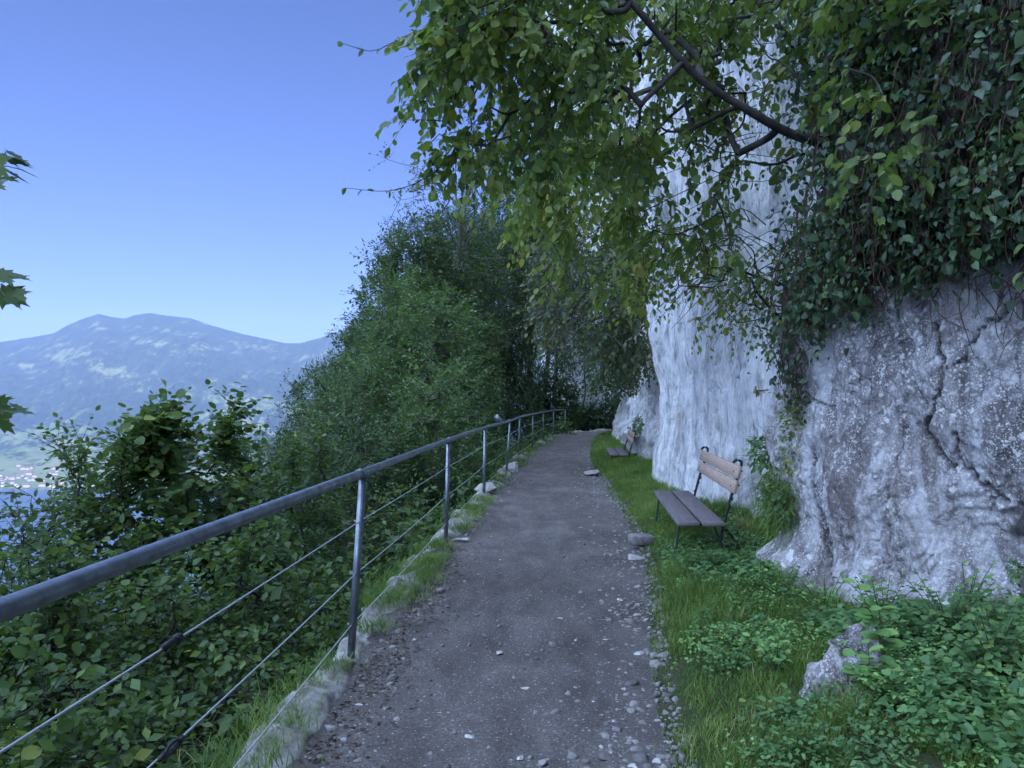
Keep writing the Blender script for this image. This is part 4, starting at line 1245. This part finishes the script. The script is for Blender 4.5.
# ------------------------------------------------------------ ivy over the boulder
def ivy():
    root = empty('ivy', (2.3, 5.3, 2.4)); o0 = np.array([2.3, 5.3, 2.4])
    r = np.random.default_rng(91)
    P_, AX, NR, SZ, RD, lines = [], [], [], [], [], []
    # curtain strands: start high on the rock, hang down in front of the face
    def strand(px, py0, py1, Y, sw=.05, n=None, sz=.048, dens=30):
        a = at(px, py0, Y); b = at(px + r.normal() * 8, py1, Y + r.normal() * .05)
        L = np.linalg.norm(a - b); m = max(4, int(L / .06))
        u = np.linspace(0, 1, m)[:, None]
        q = a * (1 - u) + b * u + np.cumsum(r.normal(size=(m, 3)) * .012, 0) + np.array([-.10, -.08, 0]) * np.sin(u * math.pi)
        lines.append((q - o0, np.linspace(.006, .002, m)))
        k = int(L * dens) + 2
        i = r.uniform(0, m - 1.01, k); i0 = i.astype(int); f = (i - i0)[:, None]
        p = q[i0] * (1 - f) + q[i0 + 1] * f + r.normal(size=(k, 3)) * sw * r.uniform(.5, 2.2)
        P_.append(p); AX.append(np.array([-.25, -.2, -.7]) + r.normal(size=(k, 3)) * .55)
        NR.append(np.array([-.45, -.4, .6]) + r.normal(size=(k, 3)) * .7)
        SZ.append(sz * r.uniform(.55, 1.25, k)); RD.append((r.random(1) * .4 + r.random(k) * .6))
    def Yof(px): return np.interp(px, [790, 850, 930, 1024, 1100], [6.0, 5.25, 4.7, 4.15, 3.7])
    # lower hem of the ivy, read along the rock
    hem = lambda px: np.interp(px, [785, 800, 830, 870, 900, 940, 980, 1024], [372, 348, 318, 296, 292, 270, 240, 222])
    for i in range(330):
        px = r.uniform(785, 1060); h = hem(px) + r.normal() * 12
        py0 = h - abs(r.normal()) * 70 - 20
        strand(px, py0, h, Yof(px) - r.uniform(.10, .40))
    for i in range(1700):
        px = r.uniform(840, 1080); y0 = r.uniform(-80, 200)
        strand(px, y0, y0 + r.uniform(30, 90), Yof(px) - r.uniform(-.1, .5), sz=.052, dens=26)
    for i in range(22):
        px = r.uniform(788, 812); y0 = r.uniform(325, 385)
        strand(px, y0, y0 + r.uniform(20, 60), 5.9 + r.uniform(-.1, .15), sz=.045)
    n = 6500                                   # inner layer close to the rock
    px = r.uniform(790, 1080, n); py = hem(px) - 8 - r.random(n) * 400
    Y = Yof(px) + .02
    p = np.stack([(px - 512) / F * Y, Y, EYE + (HZ - py) / F * Y], 1) + r.normal(size=(n, 3)) * .06
    P_.append(p); AX.append(np.array([-.2, -.2, -.8]) + r.normal(size=(n, 3)) * .4); NR.append(np.array([-.7, -.6, .5]) + r.normal(size=(n, 3)) * .3); SZ.append(.06 * r.uniform(.6, 1.2, n)); RD.append(r.random(n) * .7)
    P_ = np.vstack(P_); AX = np.vstack(AX); NR = np.vstack(NR); SZ = np.concatenate(SZ); RD = np.concatenate(RD)
    g = fbm(P_[:, 0] * 5, P_[:, 1] * 5, P_[:, 2] * 4, 95, 3)
    kp = g > -.16 - .25 * r.random(len(g)); RD = (RD * .75 + .35 * np.clip(g, -.3, .6)).clip(0, 1)
    SZ = SZ * r.uniform(.6, 1.35, len(SZ))
    k2 = r.random(len(kp)) < .4
    leaves('foliage', T_heart, P_[kp & k2] - o0, AX[kp & k2], NR[kp & k2], SZ[kp & k2], M['leaf_ivy'], root, RD[kp & k2])
    leaves('foliage', T_curl, P_[kp & ~k2] - o0, AX[kp & ~k2], NR[kp & ~k2], SZ[kp & ~k2] * 1.05, M['leaf_ivy'], root, RD[kp & ~k2])
    tubes_mesh('vine', lines, M['root'], root, 4)
    roots = []
    for i in range(420):
        px = r.uniform(820, 1060); py = r.uniform(30, 290); Y = Yof(px) - r.uniform(.05, .35)
        a = at(px, py, Y) - o0; dv = np.array([r.normal() * .14, r.normal() * .08, -r.uniform(.05, .38)])
        roots.append((smooth_poly([a, a + dv * .4 + r.normal(size=3) * .04, a + dv * .8 + r.normal(size=3) * .03, a + dv], 8), np.linspace(.0045, .0015, 8)))
    tubes_mesh('dry_root', roots, M['root'], root, 4)
    return root
tag(ivy(), 'thick dark ivy curtain with dry roots hanging over the grey boulder at upper right', 'ivy')

# ------------------------------------------------------------ grass and herbs
def blades(name, x, y, z, h, seed, label, kind='stuff', wid=.0045, lean=.35, mat='grass', cat='grass', group=None):
    r = np.random.default_rng(seed); n = len(x)
    a = r.uniform(0, 6.28, n)
    ax = np.stack([np.cos(a) * lean * r.random(n) * 1.6, np.sin(a) * lean * r.random(n) * 1.6, np.ones(n)], 1)
    nr = np.stack([-np.cos(a), -np.sin(a), .1 * np.ones(n)], 1)
    W = wid * r.uniform(.7, 1.4, n)
    rd = (.42 + .55 * fbm(x * 1.8, y * 1.8, 0, seed, 4) + .35 * fbm(x * 7, y * 7, 0, seed + 3, 2) + r.normal(size=n) * .17 + (r.random(n) < .04) * .5).clip(0, 1)
    o = leaves(name, T_blade, np.stack([x, y, z], 1), ax, -nr, h, M[mat], None, rd, W / h, seed)
    tag(o, label, cat, group, kind)
    return o
r = np.random.default_rng(8)
n = 230000
y = 2.3 + 16 * r.random(n) ** 1.6; dr = 1.9 * r.random(n) ** .75 - .06
x = np.interp(y, rl[:, 1], rl[:, 0]) + dr + .06 * fbm(y * 3, 0 * y, 0, 5, 3)
pat = fbm(x * 2.2, y * 2.2, 0, 14, 4)
keep = (pat > -.30 - .5 * (dr < .6)) & (r.random(n) < np.where(dr < .06, .35, 1.0))
wallx = np.interp(y, [2.4, 4.0, 5.0, 6.0, 6.9, 8.2, 12.9, 14, 19], [3.0, 2.5, 2.05, 1.95, 2.7, 2.62, 2.3, 2.8, 2.9])
keep &= x < wallx
x, y, pat, dr = x[keep], y[keep], pat[keep], dr[keep]
z = ground_z(x, y) - .01
h = (.04 + .13 * np.clip(pat + .35, 0, 1) + .10 * np.clip(fbm(x * 4, y * 4, 0, 19, 2), 0, 1)) * r.uniform(.5, 1.4, len(x)) * np.where(dr < .15, .55, 1)
blades('grass', x, y, z, h, 15, 'bright green grass growing on the bank between path and rock', wid=.0042)
n = 22000
y = 16 + 16 * r.random(n); x = np.interp(y, rl[:, 1], rl[:, 0]) + r.random(n) * .9 - .05
kp = fbm(x * 1.3, y * 1.3, 0, 5, 3) > -.1; x, y = x[kp], y[kp]; n = len(x)
z = ground_z(x, y); blades('grass', x, y, z, .11 * r.uniform(.4, 1.7, n), 16, 'green grass on the far verge below the distant bench', wid=.012)
# tufts on the kerb
ctr = []
for _ in range(8):
    Y = 2.4 + 9 * r.random(); x0 = float(np.interp(Y, kl[:, 1], kl[:, 0])); m = int(r.uniform(40, 160)); ctr.append(r.normal(size=(m, 2)) * np.array([.04, .09]) + np.array([x0 + r.normal() * .09, Y]))
for Y, x0, s, m in ((2.65,-1.05,.20,450),(3.05,-1.06,.18,520),(3.5,-1.04,.14,380),(3.9,-1.05,.08,120),(4.2,-.98,.07,100),(4.9,-.86,.07,160),(5.7,-.90,.22,1100),(6.3,-.80,.26,1300),(6.9,-.74,.16,500),(7.6,-.70,.10,260),(8.7,-.60,.16,500),
                    (9.6,-.56,.20,700),(10.3,-.50,.18,700),(11.2,-.46,.12,300),(12.6,-.36,.25,700),(13.6,-.28,.22,600),(14.6,-.16,.16,300),(16.8,.02,.35,600),(18.2,.14,.35,500),(20,.30,.45,600),(22,.55,.45,500),(24.5,.85,.5,600),(27,1.2,.5,500),(29.5,1.55,.5,500)):
    q = r.normal(size=(m, 2)) * np.array([.05 + .25 * s, s * .8]) + np.array([x0 - .02, Y]); ctr.append(q)
q = np.vstack(ctr)
blades('grass', q[:, 0], q[:, 1], .035 + .02 * r.random(len(q)), (.05 + .06 * r.random(len(q))) * (1 + .02 * q[:, 1]), 17, 'grass tufts growing out of the stone kerb under the railing', wid=.004, lean=.6)
n = 5000
y = 2.4 + 8 * r.random(n); x = np.interp(y, kl[:, 1], kl[:, 0]) - .15 - .35 * r.random(n)
keep = fbm(x * 2, y * 2, 0, 31, 3) > .12; x, y = x[keep], y[keep]
blades('grass', x, y, ground_z(x, y), .13 * r.uniform(.5, 1.3, len(x)), 18, 'long grass leaning over the drop just outside the kerb', wid=.005, lean=.7)

def groundcover(name, n, seed, yr, drr, size, mat, tmpl, label, hgt=(.03, .14), thr=-.1, k=6, cat='herbs', pw=1.3):
    r = np.random.default_rng(seed)
    y = yr[0] + (yr[1] - yr[0]) * r.random(n) ** pw; d = r.uniform(drr[0], drr[1], n)
    x = np.interp(y, rl[:, 1], rl[:, 0]) + d
    wallx = np.interp(y, [2.4, 4.0, 5.0, 6.0, 6.9, 8.2, 12.9, 14, 19], [3.0, 2.6, 2.15, 2.0, 2.75, 2.62, 2.3, 2.8, 2.9])
    keep = (fbm(x * 1.7, y * 1.7, 0, seed, 4) > thr) & (x < wallx)
    x, y = x[keep], y[keep]; n = len(x)
    z = ground_z(x, y) + r.uniform(hgt[0], hgt[1], n)
    a = r.uniform(0, 6.28, (n, k)) ; rad = r.uniform(.25, 1.1, (n, k)) * size * 1.3
    p = np.stack([x[:, None] + np.cos(a) * rad, y[:, None] + np.sin(a) * rad, z[:, None] + r.normal(size=(n, k)) * .012 - rad * .15], -1)
    ax = np.stack([np.cos(a), np.sin(a), -.15 + r.normal(size=(n, k)) * .3], -1)
    nr = np.array([-.12, -.12, 1]) + r.normal(size=(n, k, 3)) * .35
    rnd = (r.random((n, 1)) * .6 + r.random((n, k)) * .4)
    o = leaves(name, tmpl, p.reshape(-1, 3), ax.reshape(-1, 3), nr.reshape(-1, 3), size * r.uniform(.6, 1.3, n * k), M[mat], None, rnd.ravel())
    return tag(o, label, cat, None, 'stuff')
groundcover('ground_cover', 4200, 101, (2.3, 7.5), (.25, 2.1), .024, 'leaf_herb', T_oval, 'low mixed herbs creeping over the bank at the foot of the boulder', (.02, .12), -.12)
groundcover('ground_cover', 3200, 104, (2.3, 9.0), (.12, 1.3), .022, 'leaf_pale', T_oval, 'small pale weeds mixed into the grass along the right side of the path', (.04, .15), .02)
groundcover('ground_cover', 1300, 102, (5.4, 8.0), (.18, .95), .038, 'leaf_herb', T_round, 'broad-leaved ground cover under and around the near bench', (.03, .14), -.05)
groundcover('ground_cover', 3000, 103, (2.4, 4.6), (.9, 2.3), .036, 'leaf_herb', T_heart, 'dense leafy ground cover in the bottom right corner', (.03, .18), -.05)

def herb(name, loc, n, H, size, mat, tmpl, seed, label, spread=.12, wid=1.0, group=None, cat='plant', tilt=(-.2, -.2)):
    r = np.random.default_rng(seed)
    root = empty(name, loc)
    lines, P_, AX, NR, SZ, RD = [], [], [], [], [], []
    for i in range(n):
        a = r.uniform(0, 6.28); e = np.array([math.cos(a) * spread * r.random() + tilt[0] * H * .5, math.sin(a) * spread * r.random() + tilt[1] * H * .5, H * r.uniform(.55, 1.0)])
        q = smooth_poly([(0, 0, -.03), e * np.array([.4, .4, .55]), e], 8)
        lines.append((q, np.linspace(.0035, .0015, 8)))
        m = int(4 + H * 14)
        for j in range(m):
            u = .3 + .7 * (j + 1) / m; k = u * 7; i0 = min(int(k), 6); p = q[i0] * (1 - (k - i0)) + q[i0 + 1] * (k - i0)
            b = j * 2.4 + r.normal() * .3
            P_.append(p); AX.append((math.cos(b), math.sin(b), .25 - .4 * (1 - u) + r.normal() * .15)); NR.append((r.normal() * .25 - .1, r.normal() * .25 - .25, 1)); SZ.append(size * r.uniform(.6, 1.1) * (1.15 - .4 * u)); RD.append(r.random())
    tubes_mesh('stem', lines, M['stem'], root, 5)
    leaves('foliage', tmpl, np.array(P_), np.array(AX), np.array(NR), np.array(SZ), M[mat], root, np.array(RD), wid)
    tag(root, label, cat, group)
    return root
def gz1(x, y): return float(ground_z(np.array([x]), np.array([y]))[0])
def hp(x, y): return (x, y, gz1(x, y))
herb('broad_leaved_plant', hp(1.72, 3.55), 4, .44, .105, 'leaf_pale', T_oval, 1, 'tall pale green plant with long pointed leaves before the boulder', .12, 1.0)
herb('broad_leaved_plant', hp(1.55, 3.35), 7, .24, .085, 'leaf_pale', T_round, 2, 'low pale broad-leaved plant beside the jagged whitish rock', .16)
herb('leafy_bush', hp(2.02, 3.25), 22, .40, .05, 'leaf_herb', T_heart, 3, 'dense bluish green bush filling the lower right corner of the bank', .34)
herb('leafy_bush', hp(2.12, 3.75), 20, .34, .05, 'leaf_herb', T_heart, 4, 'bluish green bush at the right edge right under the boulder', .32)
herb('leafy_bush', hp(1.86, 2.95), 16, .22, .048, 'leaf_herb', T_heart, 5, 'low bush at the bottom edge right of the jagged whitish rock', .26)
herb('leafy_bush', hp(1.42, 5.75), 12, .24, .055, 'leaf_herb', T_heart, 6, 'leafy clump growing beneath the near end of the near bench', .2)
herb('leafy_bush', hp(1.78, 5.55), 9, .26, .06, 'leaf_pale', T_oval, 7, 'yellowish green clump against the lower left foot of the boulder', .2)
herb('leafy_bush', hp(1.22, 4.3), 7, .13, .05, 'leaf_herb', T_oval, 8, 'low herb in the grass nearest the path on the right', .16)
herb('leafy_bush', hp(1.5, 4.5), 8, .16, .055, 'leaf_herb', T_round, 9, 'round-leaved herb in the middle of the grassy bank', .18)
herb('leafy_bush', hp(1.72, 4.35), 8, .20, .06, 'leaf_herb', T_oval, 10, 'herb just below the corner of the boulder', .2)
herb('leafy_bush', hp(1.12, 3.25), 8, .12, .055, 'leaf_herb', T_round, 11, 'low round-leaved herb at the bottom edge left of the jagged rock', .2)
for i, (x_, y_, H_, m_, tp_, lab_) in enumerate([
  (1.80, 5.15, .30, 'leaf_herb', T_oval, 'tall weed at the foot of the boulder nearest the near bench'),
  (1.92, 4.75, .34, 'leaf_pale', T_curl, 'yellowish weed at the foot of the boulder midway along its base'),
  (2.12, 4.40, .36, 'leaf_herb', T_curl, 'dark leafy weed against the boulder above the jagged whitish rock'),
  (2.38, 4.05, .38, 'leaf_pale', T_oval, 'tall pale weed against the boulder near the right edge'),
  (1.50, 6.15, .30, 'leaf_herb', T_curl, 'weed growing up behind the near front leg of the near bench'),
  (1.95, 6.75, .34, 'leaf_herb', T_oval, 'weed growing up behind the backrest of the near bench'),
  (1.28, 3.75, .22, 'leaf_pale', T_curl, 'feathery pale weed in the grass left of the jagged whitish rock')]):
    herb('leafy_weed', hp(x_, y_), 9, H_, .055, m_, tp_, 40 + i, lab_, .22, group='weeds on the bank beside the path')
# green clump on the ledge between white cliff and boulder
def clump(name, c, rad, n, size, seed, mat, tmpl, label, cat='plant', droop=.5, grass=0):
    r = np.random.default_rng(seed)
    root = empty(name, tuple(c))
    v = unit(r.normal(size=(n, 3))); v[:, 0] = -np.abs(v[:, 0]); p = v * np.array(rad) * (.5 + .5 * r.random((n, 1)))
    ax = v * .7 + np.array([-.1, -.1, -droop]) + r.normal(size=(n, 3)) * .4
    leaves('foliage', tmpl, p, ax, v + np.array([-.2, -.2, .7]) + r.normal(size=(n, 3)) * .3, size * r.uniform(.6, 1.2, n), M[mat], root, r.random(n))
    if grass:
        q = r.normal(size=(grass, 3)) * np.array(rad) * .5; a = np.stack([-.35 + r.normal(size=grass) * .35, -.3 + r.normal(size=grass) * .35, -.6 + r.normal(size=grass) * .5], 1)
        leaves('grass_tuft', T_blade, q, a, np.array([-.5, -.5, .3]) + r.normal(size=(grass, 3)) * .3, .16 * r.uniform(.5, 1.2, grass), M['grass'], root, r.random(grass), .03)['kind'] = 'stuff'
    lines = [(np.array([(.12, .05, 0), x * .5, x]), np.array([.004, .003, .0015])) for x in p[::12]]
    tubes_mesh('stem', lines, M['stem'], root, 4)
    tag(root, label, cat)
clump('hanging_plant', at(795, 430, 6.0), (.13, .20, .36), 420, .04, 61, 'leaf_yellowish', T_oval, 'mossy yellow green growth hanging down the left edge of the boulder', grass=300)
clump('hanging_plant', at(778, 500, 6.1), (.15, .22, .26), 340, .045, 62, 'leaf_herb', T_oval, 'grassy green tuft on the ledge beside the near bench backrest', grass=1100)
clump('hanging_plant', at(768, 452, 6.6), (.18, .22, .20), 240, .05, 63, 'leaf_herb', T_oval, 'leafy sprigs on the white cliff left of the boulder edge', grass=120)
clump('hanging_plant', at(957, 412, 4.42), (.05, .06, .07), 90, .022, 64, 'leaf_ivy', T_oval, 'tiny fern clump rooted in a crack in the middle of the boulder')
clump('hanging_plant', at(1018, 570, 4.02), (.06, .08, .07), 90, .026, 65, 'leaf_herb', T_oval, 'small green tuft below the dark hollow at the right edge of the boulder')
clump('hanging_plant', at(972, 352, 4.35), (.03, .04, .05), 16, .04, 66, 'leaf_ivy', T_heart, 'single ivy sprig hanging alone on the boulder below the ivy curtain')
clump('hanging_plant', at(758, 390, 7.4), (.03, .05, .05), 40, .03, 67, 'leaf_yellowish', T_oval, 'tiny yellowish tuft on the white cliff above the near bench')

clump('hanging_plant', at(636, 372, 17.0), (.35, .9, .55), 700, .09, 68, 'leaf_brown', T_oval, 'brownish growth hanging over the rock outcrop above the distant bench', grass=300)
clump('hanging_plant', at(640, 425, 17.6), (.15, .5, .25), 200, .07, 69, 'leaf_herb', T_oval, 'green tuft on the rock outcrop behind the distant bench')
# dead leaves along the kerb
n = 1500
y = 2.3 + 5.5 * r.random(n) ** 1.4; x = np.interp(y, kl[:, 1], kl[:, 0]) + .10 + np.abs(r.normal(size=n)) * .16
leaves_o = leaves('leaf_litter', T_oval, np.stack([x, y, .012 + .012 * r.random(n)], 1), np.stack([r.normal(size=n), r.normal(size=n), .15 * r.normal(size=n)], 1),
                  np.array([0, 0, 1]) + r.normal(size=(n, 3)) * .35, .03 * r.uniform(.5, 1.2, n), M['dry_leaf'], None, r.random(n))
tag(leaves_o, 'brown dead leaves and crumbs along the kerb side of the path', 'leaf litter', kind='stuff')

# ------------------------------------------------------------ maple reaching in from the left
def maple():
    o0 = np.array([-3.9, 3.3, float(ground_z(np.array([-3.9]), np.array([3.3]))[0])])
    root = empty('maple_tree', tuple(o0)); r = np.random.default_rng(71)
    trunk = smooth_poly([(-3.9,3.3,o0[2]-.3), (-3.8,3.3,-1), (-3.75,3.35,1.0), (-3.8,3.4,2.6), (-3.9,3.4,4.5)], 30)
    lines = [(trunk - o0, np.linspace(.10, .04, 30))]
    P_, AX, SZ = [], [], []
    sets = [([(8,152),(25,158),(14,176),(33,168),(4,182),(-14,160),(-20,175),(2,160),(20,150),(24,172)], 3.2, 2.75), ([(10,270),(27,276),(14,291),(22,297),(-10,284),(-25,275),(2,278),(28,290)], 3.2, 2.2),
            ([(12,402),(24,410),(8,414),(-14,405),(-26,412),(4,399),(30,404)], 3.2, 1.6)]
    for leafs, Y, h in sets:
        c = at(-60, leafs[0][1] + 12, Y); st = trunk[np.argmin(abs(trunk[:, 2] - h + .3))]
        e = at(-8, leafs[0][1] + 14, Y)
        lines.append((smooth_poly([st - o0, (st + c) / 2 - o0 + np.array([0, 0, .1]), c - o0, e - o0], 12), np.linspace(.014, .003, 12)))
        for (px, py) in leafs:
            p = at(px, py, Y + r.normal() * .06); base = p + np.array([-.07, 0, .0])
            lines.append((np.array([e - o0, (e + base) / 2 - o0 + np.array([0, 0, .01]), base - o0]), np.array([.0028, .0022, .0018])))
            P_.append(base - o0); AX.append((.8, r.normal() * .4, -.35 + r.normal() * .25)); SZ.append(.10 * r.uniform(.7, 1.2))
    # the rest of the crown, out of the picture on the left
    T, out = blob(70, (-4.6, 2.9, 3.6), (1.1, 1.1, 1.5), 72)
    T = T[(T[:, 0] / np.maximum(T[:, 1], .1) * F + 512) < -60]
    for t_ in T:
        st = trunk[np.argmin(np.linalg.norm(trunk - t_, axis=1))]
        lines.append((np.array([st - o0, (st + t_) / 2 - o0 + np.array([0, 0, .05]), t_ - o0]), np.array([.012, .008, .003])))
        for _ in range(8):
            P_.append(t_ - o0 + r.normal(size=3) * .18); AX.append(tuple(r.normal(size=3) + np.array([-.3, 0, -.4]))); SZ.append(.08)
    tubes_mesh('trunk', lines, M['bark_grey'], root, 6)
    n = len(P_)
    leaves('crown', T_maple, np.array(P_), np.array(AX), np.array([0, -.35, 1]) + r.normal(size=(n, 3)) * .35, np.array(SZ), M['leaf_shrub'], root, r.random(n) * .9)
    return root
tag(maple(), 'maple whose lobed leaves reach in at the left edge against the sky', 'tree')

# ------------------------------------------------------------ lake, mountains, village
LAKE = -455.0
xs = np.linspace(-16000, 9000, 40); ys = np.linspace(-6000, 14000, 40)
X, Y = np.meshgrid(xs, ys)
tag(grid_mesh('lake', np.stack([X, Y, np.full(X.shape, LAKE)], -1), M['water']), kind='structure')

RP = np.array([(-2600,330),(-1900,260),(-1300,320),(-900,290),(-560,335),(-300,350),(-120,346),(0,342),(30,337),(52,333),(66,325),(80,319),(97,313.5),(112,317),(124,318.5),(134,315),(150,313),(168,315.5),(190,318),(215,326),(240,333),(262,338),(285,343),(300,343),(318,338),(345,330),(420,305),(520,318),(700,300),(1000,330),(1500,310)], float)
def ridge_y(px): return np.interp(px, RP[:, 0], RP[:, 1])
SHORE, RIDGE = 3950.0, 9000.0
pxs = axis((-1000, -300, 120), (-300, 420, 420), (420, 1200, 60))
Ds = axis((3500, 9000, 300), (9000, 12500, 30))
PX, DD = np.meshgrid(pxs, Ds)
tq = (DD - SHORE) / (RIDGE - SHORE)
zr = EYE + (HZ - ridge_y(PX)) / F * RIDGE
f = np.interp(tq, [-.12, 0, .08, .25, .42, .60, .80, .93, 1.0, 1.15, 1.7], [-.02, 0, .015, .06, .17, .38, .66, .88, 1.0, .8, .1])
wx = (PX - 512) / F * DD; 
nb = fbm(wx * .0011, DD * .0011, 0, 201, 7, .6); rid = 1 - np.abs(fbm(wx * .0022, DD * .0007, 0, 207, 6, .62)) * 2.4
amp = 190 * sstep(.05, .45, tq) * (1 - sstep(.72, 1.0, tq) * .93)
Z = LAKE + (zr - LAKE) * f + amp * (nb + rid * .55 - .3) 
Z = np.where(tq <= 0, LAKE - 6 + 0 * Z, np.maximum(Z, LAKE + 3 * sstep(0, .02, tq)))
sy = HZ - (Z - EYE) / DD * F
mead = .30 + .16 * fbm(wx * .0022, DD * .0022, 0, 220, 4) 
for (cx, cyy, rx, ry, s, a_) in ((100,365,45,8,.38,.35),(60,358,18,5,.3,.2),(125,378,22,5,.3,.4),(150,343,20,5,.35,.1),(185,334,22,5,.38,.15),(205,347,14,4,.3,.1),(180,352,12,4,.3,.1),(205,363,24,4,.3,.1),(100,328,12,4,.35,.3),(240,345,18,4,.25,.2),
                             (235,400,45,14,.35,.2),(215,420,45,14,.3,.1),(165,330,8,2.5,.4,0),(30,440,80,14,.40,.12),(10,468,60,16,.45,.05),(90,470,60,18,.40,.1),(110,452,40,10,.3,.2),(55,480,70,8,.4,0),(120,318,5,2,.3,0),(240,430,50,10,.3,0),(200,480,120,14,.3,0)):
    u = (PX - cx); v = (sy - cyy) - a_ * u
    mead = mead + .45 * s * np.exp(-((u / rx) ** 2 + (v / ry) ** 2))
mead = mead + .14 * sstep(.35, .1, tq)
P = np.stack([wx, DD, Z], -1)
tag(grid_mesh('mountain', P, M['mountain'], attrs={'meadow': mead}, flip=False), kind='structure')

def mk_house_mat(name, c): return NT(name).set(col=c, rough=.9)
HW = [mk_house_mat('house_plaster', (.36,.35,.33)), mk_house_mat('house_plaster_pink', (.38,.33,.30)), mk_house_mat('house_plaster_white', (.48,.48,.47))]
HR = mk_house_mat('roof_tile', (.15,.10,.085))
HWn = mk_house_mat('house_window', (.05,.06,.07))
protoh = []
for k, (w_, d_, h_) in enumerate(((22,16,11),(34,18,14),(16,14,9))):
    root = empty('village_house', (0,0,0))
    m = MB(); m.box((0,0,h_/2 - 3), (w_, d_, h_ + 6)); m.build('wall', HW[k], root)
    m = MB(); e = 1.4; rh = d_ * .35
    V = [(-w_/2-e,-d_/2-e,h_+.05),(w_/2+e,-d_/2-e,h_+.05),(w_/2+e,d_/2+e,h_+.05),(-w_/2-e,d_/2+e,h_+.05),(-w_/2-e,0,h_+rh),(w_/2+e,0,h_+rh)]
    m.add(V, [[0,1,5,4],[2,3,4,5],[0,4,3],[1,2,5],[3,2,1,0]]); m.build('roof', HR, root)
    protoh.append(root)
rr = np.random.default_rng(44); usedh = set(); cnt = 0
from_tree = None
def mz(px, D):
    i = np.clip(np.searchsorted(pxs, px), 1, len(pxs) - 1); j = np.clip(np.searchsorted(Ds, D), 1, len(Ds) - 1)
    a = (px - pxs[i-1]) / (pxs[i] - pxs[i-1]); b = (D - Ds[j-1]) / (Ds[j] - Ds[j-1])
    return (Z[j-1,i-1] * (1-a) + Z[j-1,i] * a) * (1-b) + (Z[j,i-1] * (1-a) + Z[j,i] * a) * b
while cnt < 120:
    px = rr.uniform(-60, 130); D = 3990 + abs(rr.normal()) * 420
    if px > 70 and rr.random() < .6: continue
    k = rr.integers(0, 3); p = protoh[k]
    o = p if k not in usedh else copy_tree(p); usedh.add(k)
    o.location = ((px - 512) / F * D, D, mz(px, D)); o.rotation_euler = (0, 0, rr.uniform(-.9, .9))
    tag(o, 'tiny pale house in the village on the far lake shore', 'house', 'village houses on the far lake shore'); cnt += 1
# mast on the summit
m = MB(); D = RIDGE - 40; px = 167; z0 = mz(px, D)
m.tube([(0,0,-5),(0,0,45)], 3.2, 8); m.tube([(0,0,45),(0,0,95)], 2.6, 8)
o = m.build('summit_mast', mk_house_mat('mast_paint', (.22,.22,.24))); o.location = ((px - 512) / F * D, D, z0)
tag(o, 'thin transmitter mast standing on the mountain summit', 'mast')

# ------------------------------------------------------------ haze
def mk_haze():
    m, nt, out = newmat('haze_air')
    v = nt.nodes.new('ShaderNodeVolumePrincipled')
    v.inputs['Color'].default_value = (.44, .56, 1.0, 1)
    v.inputs['Density'].default_value = 0.000050
    v.inputs['Anisotropy'].default_value = 0.0
    nt.links.new(v.outputs[0], out.inputs['Volume'])
    return m
m = MB(); x0, x1, y0, y1, z0, z1 = -26000, 13000, -7000, 14500, -490, 1500
m.box(((x0+x1)/2, (y0+y1)/2, (z0+z1)/2), (x1-x0, y1-y0, z1-z0))
tag(m.build('haze', mk_haze()), 'thin blue haze in the air over the lake and valley', 'haze', kind='stuff')
